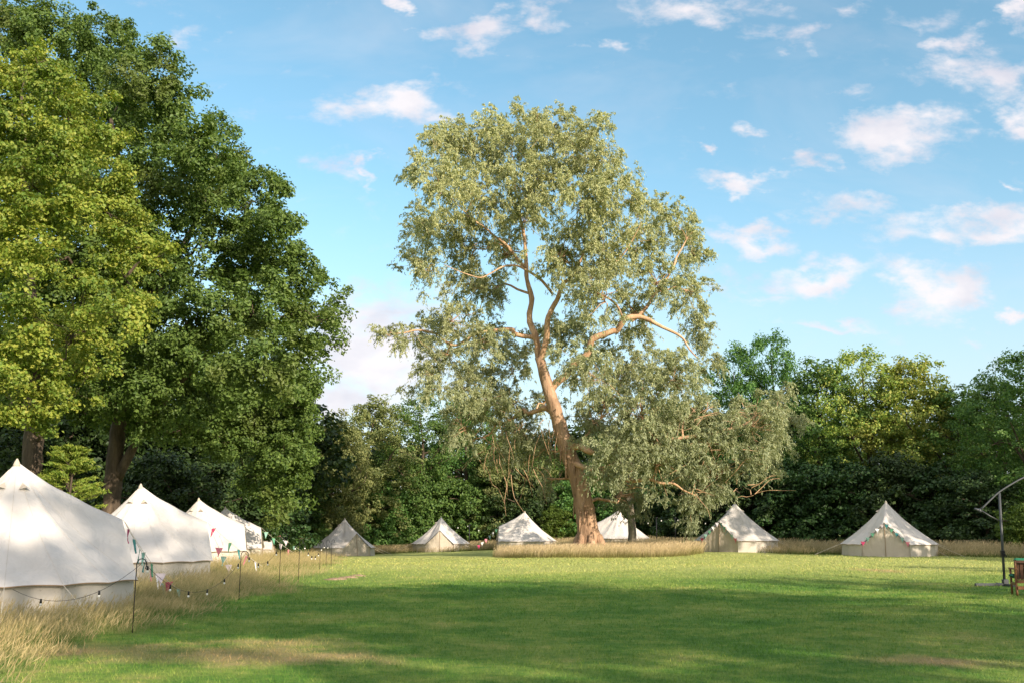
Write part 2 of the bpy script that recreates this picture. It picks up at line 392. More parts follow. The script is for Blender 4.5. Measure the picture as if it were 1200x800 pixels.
M['grey'] = plain('grey_metal', (0.07, 0.075, 0.08), 0.5, 0.4)
M['bulb'] = plain('frosted_bulb', (0.80, 0.79, 0.75), 0.25, 0, 0.03)
M['cable'] = plain('black_cable', (0.02, 0.02, 0.02), 0.6)
M['teak'] = plain('teak', (0.17, 0.075, 0.033), 0.5, 0, 0.3, 14, bump=0.3)
M['darkwood'] = plain('dark_stained_wood', (0.07, 0.032, 0.018), 0.55, 0, 0.3, 14, bump=0.3)
M['green'] = plain('green_fabric', (0.012, 0.13, 0.07), 0.9, 0, 0.2, 6, bump=0.4)
M['offwhite'] = plain('parasol_fabric', (0.45, 0.42, 0.36), 0.9, 0, 0.15, 6, bump=0.4)
M['earth'] = plain('bare_earth', (0.26, 0.185, 0.115), 0.95, 0, 0.35, 9, bump=1.0)
FLAG = {k: plain('flag_' + k, c, 0.9, 0, 0.08) for k, c in dict(pink=(0.56, 0.06, 0.16), rose=(0.62, 0.20, 0.26), teal=(0.05, 0.24, 0.24), mint=(0.26, 0.46, 0.40), white=(0.72, 0.72, 0.74), mauve=(0.52, 0.46, 0.50), green=(0.10, 0.30, 0.18)).items()}

# ------------------------------------------------------------------ foliage
def unit(a): return a / (np.linalg.norm(a, axis=-1, keepdims=True) + 1e-9)
def leaf_quads(acc, C, axis, nrm, L, W, m=0):
    """one folded diamond-shaped leaf per row"""
    n = len(C); axis = unit(axis); side = unit(np.cross(nrm, axis)); nn = np.cross(axis, side)
    L = np.broadcast_to(L, (n,))[:, None]; W = np.broadcast_to(W, (n,))[:, None]
    v = np.empty((n, 4, 3), np.float32)
    v[:, 0] = C - axis * L * .5; v[:, 2] = C + axis * L * .5
    mid = C + nn * W * 0.18 - axis * L * 0.06
    v[:, 1] = mid - side * W * .5; v[:, 3] = mid + side * W * .5
    acc.add(v.reshape(-1, 3), np.arange(n * 4).reshape(-1, 4), None, m)
def puffs(lobes, pr, cover, g, inner=0.25, under=0.55):
    """centres, outward directions of leaf clumps over the lobes of a crown"""
    C, D, LI = [], [], []
    cs = np.array([l[0] for l in lobes]); rs = np.array([np.broadcast_to(l[1], (3,)) for l in lobes])
    for i in range(len(lobes)):
        r = rs[i]; area = 4 * math.pi * (r.prod() ** (2 / 3))
        n = max(3, int(cover * area / (math.pi * pr * pr)))
        d = unit(g.normal(size=(n, 3)))
        keep = (d[:, 2] > -0.25) | (g.random(n) < under); d = d[keep]; n = len(d)
        fr = np.where(g.random(n) < inner, g.uniform(0.25, 0.75, n), g.uniform(0.78, 1.06, n))
        p = cs[i] + d * r * fr[:, None]
        q = np.linalg.norm((p[:, None, :] - cs[None]) / rs[None], axis=2); q[:, i] = 9
        ok = (q.min(1) > 0.62) | (g.random(n) < 0.3)
        C.append(p[ok]); D.append(d[ok]); LI.append(np.full(ok.sum(), i))
    return np.vstack(C), np.vstack(D), np.concatenate(LI)
def foliage(acc, C, D, pr, nl, L, W, g, flat=0.62, style='broad', m=0):
    n = len(C); k = np.maximum(2, g.poisson(nl, n)); idx = np.repeat(np.arange(n), k); N = len(idx)
    size = g.uniform(0.65, 1.25, n)[idx, None]
    o = unit(g.normal(size=(N, 3))) * (g.random((N, 1)) ** 0.45)
    if style == 'droop':
        ns = 8                                                 # hanging shoots, leaves strung along each
        so = unit(g.normal(size=(n * ns, 3))) * (g.random((n * ns, 1)) ** .5) * pr * .7
        sd = unit(g.normal(size=(n * ns, 3)) * .75 + np.repeat(D, ns, 0) * .8 + np.array([0, 0, .25]))
        sl = g.uniform(.45, 1.0, n * ns)[:, None] * pr * 1.35
        si = idx * ns + g.integers(0, ns, N); t = g.random((N, 1))
        off = so[si] + sd[si] * sl[si] * t - np.array([0, 0, 1.0]) * sl[si] * t * t * .75 + g.normal(size=(N, 3)) * .045
        ax = unit(sd[si] * .5 + np.array([0, 0, -.35]) - np.array([0, 0, .7]) * t + g.normal(size=(N, 3)) * .5)
        nr = g.normal(size=(N, 3)) + 0.5 * D[idx]
    elif style == 'needle':
        off = o * pr * size * np.array([1, 1, .35])
        ax = unit(D[idx] + 0.5 * g.normal(size=(N, 3)) + np.array([0, 0, 0.1]))
        nr = g.normal(size=(N, 3)) + np.array([0, 0, 1.0])
    else:
        off = o * pr * size * np.array([1, 1, flat])
        nr = 0.55 * o + 0.55 * D[idx] + np.array([0, 0, 0.45]) + 0.55 * g.normal(size=(N, 3))
        ax = g.normal(size=(N, 3)) + 0.4 * o + np.array([0, 0, -0.25])
    P = C[idx] + off
    s = g.uniform(0.7, 1.3, N)
    nr = unit(nr)
    ax = ax - nr * (ax * nr).sum(1, keepdims=True) if style != 'droop' else ax
    leaf_quads(acc, P, ax, nr, L * s, W * s, m)
def branch(acc, a, b, r0, r1, g, n=6, sub=2, sag=0.12, k=4, m=0):
    a = np.asarray(a, float); b = np.asarray(b, float); d = np.linalg.norm(b - a)
    t = np.linspace(0, 1, k + 1)[:, None]
    P = a + (b - a) * t + g.normal(size=(k + 1, 3)) * d * 0.05 * np.sin(t * math.pi) + np.array([0, 0, 1.0]) * d * sag * np.sin(t * math.pi)
    tube(acc, P, np.linspace(r0, r1, k + 1), n, sub, m, cap=False)
def attach(node_p, node_r, c, g):
    """nearest skeleton point, preferably below"""
    d = np.linalg.norm(node_p - c, axis=1) + 1.2 * np.maximum(0, node_p[:, 2] - c[2] + 0.5)
    i = int(np.argmin(d)); return node_p[i], node_r[i]
def grow(lobes, skel, g, twig_n, C, LI, acc, maxr=0.16, m=0, far=99):
    """limbs from the skeleton to each lobe, twigs on to the leaf clumps"""
    NP = []; NR = []
    for P, rad in skel:
        PR = catmull(np.column_stack([P, rad]), 4); NP.append(PR[:, :3]); NR.append(PR[:, 3])
    NP = np.vstack(NP); NR = np.concatenate(NR)
    order = np.argsort([np.min(np.linalg.norm(NP - l[0], axis=1)) for l in lobes])
    for i in order:
        c = np.asarray(lobes[i][0]); p, r = attach(NP, NR, c, g)
        ln = np.linalg.norm(c - p)
        if ln > far: continue
        r0 = min(maxr, r * 0.6, 0.035 + 0.02 * ln)
        branch(acc, p, c, r0, r0 * 0.45, g, 6, 2, 0.06, m=m)
        t = np.linspace(0.4, 1, 4)[:, None]; NP = np.vstack([NP, p + (c - p) * t]); NR = np.concatenate([NR, np.linspace(r0 * .8, r0 * .45, 4)])
        own = np.where(LI == i)[0]
        for j in own[:twig_n]:
            s = c + (p - c) * g.uniform(0, 0.35)
            branch(acc, s, C[j], min(0.035, r0 * .5), 0.008, g, 4, 1, 0.03, 3, m=m)

def px_lobes(lst, Y, dyr, g, squash=0.85, grow_=1.0, low_back=False):
    L = []
    for it in lst:
        px, py, r = it[:3]
        dy = it[3] if len(it) > 3 else g.uniform(-1, 1) * dyr
        if low_back and len(it) < 4 and py > 470: dy = g.uniform(1.5, 6)
        c = at(px, py, Y + dy); rm = r * (Y + dy) / FPX * grow_
        L.append((c, (rm, rm, rm * squash)))
    return L
def px_line(pts, Y):
    """skeleton line: (px, py, depth offset, radius)"""
    return np.array([at(p[0], p[1], Y + p[2]) for p in pts]), np.array([p[3] for p in pts])

# --- the eucalyptus
def eucalyptus():
    g = np.random.default_rng(5)
    Y = 58.0
    base = gpt(691, 648); base = np.array([at(691, 640, Y)[0], Y, float(zg(at(691, 640, Y)[0], Y))])
    root = thing('eucalyptus_tree', 'tall spreading eucalyptus with grey-green airy crown and peeling pinkish trunk', 'tree', base)
    lob = [(545, 178, 44), (600, 168, 42), (648, 168, 42), (692, 186, 42), (512, 218, 38), (565, 228, 48), (622, 222, 48), (682, 240, 46), (722, 228, 32),
           (500, 268, 30), (540, 290, 42), (705, 292, 44), (655, 300, 38, -3), (748, 282, 30), (792, 266, 28), (812, 300, 24), (805, 345, 26), (768, 330, 30),
           (492, 318, 22), (560, 338, 36), (700, 345, 38), (742, 366, 30), (530, 375, 30), (484, 390, 24), (456, 394, 15), (520, 418, 26), (585, 398, 26, 4),
           (560, 440, 28), (648, 392, 26, 4), (600, 470, 28, 3), (556, 480, 22, 2), (500, 440, 18), (822, 386, 22), (828, 424, 18), (690, 436, 36), (740, 430, 42), (790, 442, 38),
           (705, 490, 40), (752, 490, 46, -4), (800, 490, 42), (832, 520, 30), (722, 540, 40, -4), (772, 540, 42, -3), (818, 556, 32), (742, 578, 24), (812, 594, 17), (884, 500, 36),
           (910, 488, 24), (897, 530, 28), (862, 486, 18), (852, 545, 30), (615, 512, 20, 3), (565, 400, 26, -3), (615, 262, 26, 5), (590, 300, 24, 5), (680, 395, 30, 5), (640, 560, 14, 2), (840, 575, 18), (600, 430, 26), (572, 468, 28), (610, 502, 24, 2), (540, 498, 24), (640, 525, 18, 2), (590, 535, 20, 2), (545, 455, 24), (515, 455, 16), (640, 470, 14, 3), (530, 160, 16), (570, 145, 18), (630, 140, 18), (705, 150, 16), (478, 200, 14), (915, 465, 16), (760, 240, 16), (508, 160, 12)]
    L = px_lobes(lob, Y, 5.0, g, 0.95, 0.91)
    for px, py, rr in ((505, 160, 13), (530, 148, 14), (552, 142, 12), (575, 136, 14), (603, 131, 14), (632, 136, 14), (664, 140, 14), (700, 148, 14), (727, 185, 13), (762, 226, 13), (800, 242, 13), (824, 268, 12), (484, 186, 12), (480, 250, 11), (484, 300, 11), (745, 205, 12), (832, 330, 10), (930, 482, 10), (458, 375, 9), (830, 610, 10), (475, 430, 11)):
        c = at(px + (610 - px) * .09, py + 12, Y + g.uniform(-3, 3)); rm = rr * Y / FPX; L.append((c, (rm * .75, rm * .75, rm * 1.5)))
    C, D, LI = puffs(L, 0.5, 1.3, g, 0.3, 0.7)
    jit = g.normal(size=C.shape) * 0.3; C = C + jit
    a = Acc(); foliage(a, C - base, D, 0.5, 200, 0.165, 0.052, g, style='droop')
    a.obj('crown', M['euc'], root)
    trunk = [(691, 655, 0, .92), (690, 640, 0, .74), (688, 615, 0, .60), (683, 585, 0, .53), (677, 560, 0, .49), (663, 522, 0, .44), (651, 482, 0, .38), (641, 450, .2, .33), (632, 418, .3, .27)]
    limbs = [[(634, 424, .3, .30), (624, 385, .6, .25), (617, 330, 1, .20), (612, 270, 1.2, .13), (606, 225, 1.4, .08), (600, 180, 1.5, .03)],
             [(645, 458, .2, .32), (672, 425, -.5, .28), (712, 392, -1.2, .25), (748, 372, -1.6, .2), (790, 388, -1.8, .11), (818, 420, -2, .04)],
             [(634, 424, .3, .27), (642, 380, -.4, .23), (655, 340, -1, .18), (676, 318, -1.4, .12), (690, 270, -1.8, .07), (688, 210, -2, .03)],
             [(652, 486, 0, .3), (628, 478, 1.2, .2), (603, 488, 2.2, .15), (575, 505, 2.8, .1), (550, 520, 3.2, .04)],
             [(626, 395, .5, .2), (596, 388, .2, .17), (562, 390, -.6, .14), (532, 402, -1, .11), (498, 388, -1.4, .08), (460, 391, -1.8, .03)],
             [(615, 315, 1, .16), (590, 285, .2, .12), (562, 262, -.6, .08), (530, 235, -1.2, .04), (508, 215, -1.4, .02)],
             [(740, 376, -1.5, .16), (768, 345, -.6, .13), (788, 312, 0, .1), (806, 278, .6, .04)],
             [(664, 525, 0, .3), (710, 528, -1.6, .22), (770, 515, -2.4, .17), (835, 508, -2.8, .12), (885, 488, -3, .06), (912, 478, -3, .02)],
             [(668, 540, 0, .22), (720, 560, -2.4, .15), (775, 562, -3.2, .1), (815, 580, -3.6, .04)],
             [(648, 345, -.8, .12), (600, 310, -1.8, .08), (565, 325, -2.4, .05), (520, 310, -3, .02)],
             [(660, 330, -1.1, .12), (700, 325, -2, .08), (735, 290, -2.6, .05), (752, 260, -3, .02)]]
    b = Acc(); P, rad = px_line(trunk, Y); tube(b, P - base, rad, 18, 5, rough=0.06)
    for k in range(7):   # root flare
        an = k / 7 * 2 * math.pi + .3
        tube(b, [[math.cos(an) * .55, math.sin(an) * .55, 1.1], [math.cos(an) * .85, math.sin(an) * .85, .35], [math.cos(an) * 1.3, math.sin(an) * 1.3, -.15]], [.22, .26, .12], 7, 3)
    # hanging strips of bark
    for k in range(26):
        an = g.uniform(0, 6.28); h = g.uniform(2.0, 6.5); f = h / 8.7
        c0 = np.array([np.interp(h, P[:, 2] - base[2], P[:, 0] - base[0]), 0, h]); rr = np.interp(h, P[:, 2] - base[2], rad)
        o = np.array([math.cos(an), math.sin(an), 0]); ln = g.uniform(.4, 1.3)
        tube(b, [c0 + o * rr * .93, c0 + o * (rr * 1.03) - [0, 0, ln * .5], c0 + o * (rr * 1.12) - [0, 0, ln]], [.05, .06, .015], 4, 2)
    b.obj('trunk', M['b_euc'], root, True)
    sk = [(P, rad)]
    for l in limbs:
        P2, r2 = px_line(l, Y); r2 = r2 * .72; PR = catmull(np.column_stack([P2, r2]), 3); PR[1:-1, :3] += g.normal(size=(len(PR) - 2, 3)) * (PR[1:-1, 3:] * .5 + .03); P2, r2 = PR[:, :3], PR[:, 3]; sk.append((P2, r2))
        c = Acc(); tube(c, P2 - base, r2, 10, 3, rough=0.08)
        c.obj('limb', M['b_euclimb'], root, True)
    t = Acc(); sk0 = [(p - base, r) for p, r in sk]
    grow([(l[0] - base, l[1]) for l in L], sk0, g, 16, C - base, LI, t, 0.10, far=5.0)
    # bare dead twigs hanging under the crown at the left of the trunk
    for k in range(60):
        px, py = g.uniform(560, 660), g.uniform(490, 560)
        p = at(px, py, Y + g.uniform(-1, 3)) - base
        branch(t, p, p + [g.normal() * .7, g.normal() * .6, -g.uniform(.6, 2.2)], .022, .006, g, 4, 2, .05, 3)
    for k in range(110):
        px, py = g.uniform(700, 900), g.uniform(470, 580)
        p = at(px, py, Y + g.uniform(-4, 0)) - base
        branch(t, p, p + [g.normal() * .9, g.normal() * .6, g.normal() * .6], .025, .006, g, 4, 2, .05, 3)
    t.obj('branches', M['b_euclimb'], root, True)

# --- the two big trees at the left
def oak():
    g = np.random.default_rng(7); Y = 43.0
    x0 = at(131, 600, Y)[0]; base = np.array([x0, Y, float(zg(x0, Y))])
    root = thing('oak_tree', 'huge dark green oak towering behind the row of tents', 'tree', base)
    lob = [(60, 52, 50), (120, 62, 48), (15, 45, 48), (165, 92, 44), (200, 132, 46), (150, 150, 56), (238, 178, 42), (100, 130, 64), (262, 215, 44), (298, 232, 38), (320, 262, 34),
           (200, 220, 56), (140, 240, 56), (250, 285, 54), (305, 305, 48), (340, 318, 32), (372, 322, 14), (388, 352, 12), (352, 368, 38), (376, 395, 24), (298, 370, 54), (232, 370, 56), (170, 330, 56),
           (338, 430, 38), (282, 438, 50), (212, 440, 46), (150, 425, 46), (352, 478, 28), (318, 498, 40), (330, 548, 26), (305, 545, 22), (255, 480, 34), (80, 330, 66), (60, 210, 70), (-30, 140, 70), (-40, 300, 70),
           (345, 520, 20), (322, 585, 18), (95, 430, 40), (20, 430, 50), (180, 475, 26), (362, 445, 20), (190, 62, 16), (262, 150, 16), (335, 222, 15), (385, 375, 14), (290, 490, 34, 3), (240, 455, 40, 4), (345, 455, 30, 2), (352, 540, 22), (335, 580, 22, 2), (360, 510, 16), (300, 570, 20, 3), (120, 380, 50, -4), (150, 300, 44, -5), (200, 400, 44, -4), (130, 470, 30, 4), (330, 610, 14, 1), (118, 468, 24, -3.5), (160, 482, 24, -3), (200, 490, 26, -2), (95, 478, 20, -2), (230, 505, 26, 1), (270, 520, 26, 2), (175, 455, 30, -4)]
    L = px_lobes(lob, Y, 6.5, g, 1.0, low_back=True)
    C, D, LI = puffs(L, 0.46, 1.3, g, 0.3, 0.85); C = C + g.normal(size=C.shape) * .22
    a = Acc(); foliage(a, C - base, D, 0.46, 95, 0.155, 0.11, g, 0.8)
    a.obj('crown', M['oak'], root)
    b = Acc()
    tr = px_line([(131, 625, 0, .75), (131, 600, 0, .43), (133, 560, 0, .36), (137, 515, 0, .33), (142, 478, 0, .3), (150, 420, 0, .3), (155, 340, 0, .24), (150, 250, 0, .2), (130, 140, 0, .08)], Y)
    l2 = px_line([(137, 560, 0, .24), (158, 520, -.3, .19), (176, 490, -.6, .17), (215, 440, -1, .22), (265, 400, -1.5, .14), (320, 370, -2, .06)], Y)
    l3 = px_line([(142, 478, 0, .36), (110, 430, 1, .28), (70, 370, 1.5, .2), (30, 300, 2, .08)], Y)
    l4 = px_line([(152, 400, 0, .3), (190, 330, 1, .22), (230, 260, 1.6, .12), (250, 200, 2, .04)], Y)
    for p in (tr, l2, l3, l4): tube(b, p[0] - base, p[1], 12, 4, rough=0.05)
    grow([(l[0] - base, l[1]) for l in L], [(p[0] - base, p[1]) for p in (tr, l2, l3, l4)], g, 7, C - base, LI, b, 0.085, far=4.5)
    b.obj('trunk', M['b_oak'], root, True)
def maple():
    g = np.random.default_rng(9); Y = 34.0
    x0 = at(30, 600, Y)[0]; base = np.array([x0, Y, float(zg(x0, Y))])
    root = thing('maple_tree', 'yellow-green maple at the left edge in front of the dark oak', 'tree', base)
    lob = [(28, 105, 50), (80, 128, 44), (104, 185, 46), (40, 215, 62), (132, 240, 38), (168, 288, 32), (118, 315, 50), (50, 325, 62), (148, 365, 34), (92, 392, 42), (30, 410, 44), (0, 165, 62),
           (-60, 200, 74), (-70, 320, 76), (-30, 400, 48), (90, 438, 26), (190, 300, 18), (55, 70, 22), (120, 160, 22), (-20, 90, 40), (60, 455, 20), (120, 430, 18), (170, 345, 22), (20, 300, 40, -4), (90, 260, 40, -4), (38, 170, 34, -3.5), (34, 240, 36, -4), (36, 370, 36, -4), (30, 430, 34, -3.5), (64, 448, 26, -3), (10, 462, 22, -3), (75, 180, 36, -4), (140, 290, 28, -3), (100, 350, 34, -4), (60, 110, 30, -3), (44, 478, 14, -2.5), (150, 330, 26, -2), (20, 482, 18, -3), (62, 476, 18, -3), (-15, 478, 22, -3), (92, 462, 18, -3), (45, 498, 12, -2), (28, 492, 15, -2.5), (36, 300, 26, -5), (30, 190, 24, -5), (38, 240, 22, -5)]
    L = px_lobes(lob, Y, 4.5, g, 0.95)
    C, D, LI = puffs(L, 0.45, 1.3, g, 0.3, 0.65); C = C + g.normal(size=C.shape) * .18
    a = Acc(); foliage(a, C - base, D, 0.45, 100, 0.125, 0.10, g, 0.55)
    a.obj('crown', M['maple'], root)
    b = Acc()
    tr = px_line([(32, 640, 0, .6), (34, 600, 0, .38), (38, 540, 0, .33), (40, 500, 0, .31), (38, 440, 0, .27), (35, 340, 0, .2), (30, 220, 0, .14), (25, 110, 0, .04)], Y)
    l2 = px_line([(39, 470, 0, .26), (70, 420, -.4, .18), (110, 370, -1, .12), (160, 310, -1.5, .04)], Y)
    for p in (tr, l2): tube(b, p[0] - base, p[1], 12, 4, rough=0.05)
    grow([(l[0] - base, l[1]) for l in L], [(p[0] - base, p[1]) for p in (tr, l2)], g, 7, C - base, LI, b, 0.12)
    b.obj('trunk', M['b_oak'], root, True)

# --- woodland trees: a few kinds, each with its own crown and trunk, copied
def proto_tree(seed, h, r, lf, nl, low=0.2, top=1.0, airy=1.0, pr=0.7):
    g = np.random.default_rng(seed); lob = []
    n = 26
    for i in range(n):
        f = (i + .5) / n; z = h * (low + (top - low) * f) - .1 * h
        w = r * math.sin(math.pi * min(1, (0.22 + 0.74 * f))) ** 0.7
        an = i * 2.4 + g.uniform(-.4, .4); rad = w * g.uniform(.35, .8) * (0.25 if i > n - 3 else 1)
        s = r * g.uniform(.26, .42)
        lob.append((np.array([math.cos(an) * rad, math.sin(an) * rad, z]), (s, s, s * .8)))
    C, D, LI = puffs(lob, pr, 1.1 * airy, g, 0.25, 0.55)
    a = Acc(); foliage(a, C, D, pr * .98, nl * 1.5, lf, lf * .66, g, 0.6)
    b = Acc(); hh = h * .85
    P = np.array([[0, 0, -.4], [.05, 0, hh * .1], [g.normal() * .2, g.normal() * .2, hh * .4], [g.normal() * .4, g.normal() * .4, hh * .7], [0, 0, hh]]); rd = np.array([.36, .27, .2, .12, .03]) * h / 13
    tube(b, P, rd, 8, 3)
    for k in range(4):
        an = k * 1.7 + g.uniform(0, 1); z = hh * g.uniform(.25, .5)
        branch(b, [0, 0, z], [math.cos(an) * r * .7, math.sin(an) * r * .7, z + h * .28], .1 * h / 13, .03, g, 6, 2)
    grow(lob, [(P, rd)], g, 3, C, LI, b, 0.09)
    return a, b, (h, r)
PROTO = {}
def proto(key, *a, **k):
    A, B, d = proto_tree(*a, **k); PROTO[key] = (A, B, d, {})
def plant_tree(name, key, leaf, bark, px, py_top, Y, rad, label, group, cat='tree'):
    A, B, (h, r), cache = PROTO[key]
    if leaf not in cache: cache[leaf] = (A.mesh('crown', M[leaf]), B.mesh('trunk', M[bark], True))
    p = at(px, py_top, Y); z0 = float(zg(p[0], Y)); H = p[2] - z0
    t = thing(name, label, cat, (p[0], Y, z0), random.uniform(0, 6.28), group)
    t.scale = (rad / r, rad / r, H / h)
    for nm, me in zip(('crown', 'trunk'), cache[leaf]):
        o = bpy.data.objects.new(nm, me); COL.objects.link(o); o.parent = t
    return t

def woodland():
    proto('round', 21, 13, 5.0, .215, 46)
    proto('tall', 22, 14, 4.2, .215, 42, low=.16)
    proto('open', 23, 14, 5.0, .20, 40, low=.25, airy=.75)
    proto('full', 24, 12, 5.2, .215, 46, low=.1)
    proto('bush', 25, 4.5, 3.2, .19, 34, low=.05, pr=.5)
    proto('shrub', 26, 2.6, 2.2, .16, 24, low=.02, pr=.36)
    G = 'trees along the far edge of the lawn'
    T = [('pale_tree', 'full', 'pale', 392, 478, 84, 4.0, 'pale grey-green tree rising just right of the big oak'),
         ('pale_tree', 'tall', 'pale', 440, 458, 90, 4.4, 'pale rounded tree above the leftmost far tent'),
         ('woodland_tree', 'open', 'wood', 492, 456, 93, 5.0, 'mid green open tree above the second far tent'),
         ('woodland_tree', 'round', 'wood', 545, 462, 95, 5.0, 'mid green tree half behind the eucalyptus’s left limbs'),
         ('woodland_tree', 'full', 'pale', 598, 500, 92, 4.6, 'low pale green tree under the eucalyptus’s dark left limb'),
         ('woodland_tree', 'full', 'wood', 648, 520, 94, 4.6, 'dark tree just behind the eucalyptus trunk'),
         ('woodland_tree', 'round', 'wood', 345, 505, 82, 4.2, 'green tree under the oak’s lowest right boughs'),
         ('woodland_tree', 'round', 'wood', 720, 500, 92, 5.0, 'dark tree behind the eucalyptus’s low right boughs'),
         ('woodland_tree', 'tall', 'wood', 800, 470, 90, 4.6, 'dark green tree behind the eucalyptus’s right side'),
         ('woodland_tree', 'open', 'wood', 858, 402, 86, 4.6, 'dark green tree directly right of the eucalyptus crown, its top against the sky'),
         ('woodland_tree', 'open', 'wood', 902, 386, 84, 4.2, 'tallest dark tree of the right-hand wood with open twiggy top'),
         ('woodland_tree', 'tall', 'wood', 955, 414, 80, 4.8, 'fresh green tree between the open dark tree and the golden ones'),
         ('golden_tree', 'open', 'gold', 1008, 404, 78, 4.8, 'golden green tree left of its broader golden neighbour, above the right-hand tent'),
         ('golden_tree', 'round', 'gold', 1068, 412, 76, 5.2, 'broad golden green tree above the rightmost tent'),
         ('woodland_tree', 'tall', 'wood', 1122, 446, 74, 4.2, 'green tree dipping lowest in the right-hand skyline'),
         ('woodland_tree', 'tall', 'wood', 1160, 436, 70, 3.4, 'slim dark tree left of the tree at the right edge'),
         ('woodland_tree', 'open', 'wood', 1196, 404, 64, 4.4, 'dark leafy tree at the right edge above the parasol frame')]
    for n, k, lf, px, py, Y, r, lab in T:
        plant_tree(n, k, lf, 'b_oak', px, py, Y, r, lab, G)
    GS = 'bushes under the woodland edge'
    B = [('bush', 'wood', 348, 580, 80, 3.0, 'bush behind the end of the left tent row'),
         ('bush', 'wood', 455, 572, 90, 3.8, 'green bush between the two leftmost far tents'),
         ('bush', 'wood', 505, 560, 92, 4.2, 'bush straight behind the second far tent'),
         ('bush', 'wood', 562, 560, 92, 4.2, 'bush between the second far tent and the patterned third'),
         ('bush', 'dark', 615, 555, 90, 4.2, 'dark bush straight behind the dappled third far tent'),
         ('bush', 'lime', 650, 596, 86, 2.0, 'small light green bush just left of the eucalyptus trunk'),
         ('bush', 'wood', 690, 560, 88, 4.2, 'bush behind the eucalyptus trunk'),
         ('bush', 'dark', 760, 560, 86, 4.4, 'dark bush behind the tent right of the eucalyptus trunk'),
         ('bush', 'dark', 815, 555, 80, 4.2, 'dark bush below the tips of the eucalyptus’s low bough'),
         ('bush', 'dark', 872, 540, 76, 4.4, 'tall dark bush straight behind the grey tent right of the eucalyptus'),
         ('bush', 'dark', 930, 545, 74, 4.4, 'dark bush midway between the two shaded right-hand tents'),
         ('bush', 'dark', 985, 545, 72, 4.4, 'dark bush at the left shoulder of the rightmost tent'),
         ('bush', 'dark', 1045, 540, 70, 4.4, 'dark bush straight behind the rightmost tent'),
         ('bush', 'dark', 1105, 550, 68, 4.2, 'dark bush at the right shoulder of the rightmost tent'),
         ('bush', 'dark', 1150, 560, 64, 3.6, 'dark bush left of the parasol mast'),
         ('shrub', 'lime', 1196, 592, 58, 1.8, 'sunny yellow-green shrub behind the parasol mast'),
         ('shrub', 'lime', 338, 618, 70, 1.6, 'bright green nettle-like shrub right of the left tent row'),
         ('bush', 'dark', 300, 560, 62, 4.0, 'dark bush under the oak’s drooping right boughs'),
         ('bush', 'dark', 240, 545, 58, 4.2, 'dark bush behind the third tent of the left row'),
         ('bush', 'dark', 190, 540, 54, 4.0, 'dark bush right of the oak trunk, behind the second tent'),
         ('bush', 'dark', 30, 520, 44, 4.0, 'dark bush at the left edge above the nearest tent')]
    for k, lf, px, py, Y, r, lab in B:
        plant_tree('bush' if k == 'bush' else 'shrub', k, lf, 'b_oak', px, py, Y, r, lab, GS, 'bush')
    # slim young tree in front of the far tent
    A, Bk, _, _ = PROTO['tall']
    x0 = at(740, 630, 66)[0]; z0 = float(zg(x0, 66)); g = np.random.default_rng(3)
    t = thing('young_tree', 'slim grey-trunked young tree in front of the tent right of the eucalyptus', 'tree', (x0, 66, z0))
    b = Acc(); tube(b, [[0, 0, -.2], [.05, 0, 1.5], [-.1, 0, 3.4], [0.1, 0.1, 5.2], [.3, 0, 7.5]], [.32, .26, .22, .17, .06], 10, 4, rough=.04); b.obj('trunk', M['b_grey'], t, True)
    lob = [(np.array([math.cos(k * 2.1) * 1.3, math.sin(k * 2.1) * 1.3, 4.4 + k * .5]), (1.2, 1.2, .9)) for k in range(8)]
    C, D, LI = puffs(lob, .5, .6, g); a = Acc(); foliage(a, C, D, .5, 30, .2, .12, g); a.obj('crown', M['pale'], t)
    # yew
    g = np.random.default_rng(4); x0 = at(78, 600, 33)[0]; z0 = float(zg(x0, 33))
    t = thing('yew_bush', 'feathery yellow-green yew between the two nearest tents', 'bush', (x0, 33, z0))
    a = Acc(); b = Acc(); tube(b, [[0, 0, -.2], [0, 0, 1.5], [.1, 0, 3.4]], [.12, .08, .02], 7, 3)
    Hy = at(78, 520, 33)[2] - z0
    CC, DD = [], []
    for k in range(95):
        f = g.random() ** .8; z = .5 + (Hy - .7) * f; an = g.uniform(0, 6.28); ln = (1.5 * (1 - f) + .45) * g.uniform(.6, 1.05)
        d = np.array([math.cos(an), math.sin(an), .42]); e = np.array([0, 0, z]) + d * ln
        branch(b, [0, 0, z - .1], e, .02, .005, g, 4, 1, .08, 3)
        for s in np.linspace(.35, 1.05, 8): CC.append(np.array([0, 0, z]) + d * ln * s + [0, 0, ln * .08 * math.sin(s * 3)]); DD.append(d)
    foliage(a, np.array(CC), unit(np.array(DD)), .17, 26, .16, .035, g, style='needle')
    a.obj('crown', M['yew'], t); b.obj('trunk', M['b_oak'], t, True)

    # the wood behind, one mass
    g = np.random.default_rng(31); L = []; b = Acc()
    def mass(x, y, h, r, n=9):
        z0 = float(zg(x, min(y, 88)))
        tube(b, [[x, y, z0 - .3], [x + g.normal() * .2, y, z0 + h * .4], [x, y, z0 + h * .8]], [.3, .22, .06], 7, 2, 1)
        for k in range(n):
            f = (k + .5) / n; an = g.uniform(0, 6.28); w = r * .62 * math.sin(math.pi * (.18 + .76 * f)); s = r * g.uniform(.36, .5)
            L.append((np.array([x + math.cos(an) * w, y + math.sin(an) * w, z0 + h * (.12 + .76 * f)]), (s, s, s * .9)))
    for k in range(34):
        px = -60 + k * 40; Y = 104 + g.uniform(-4, 8)
        top = np.interp(px, [-60, 330, 420, 640, 820, 1130, 1300], [430, 470, 490, 500, 455, 470, 440]) + g.uniform(0, 25)
        p = at(px, top, Y); mass(p[0], Y, p[2] - float(zg(p[0], 88)), 5.5, 12)
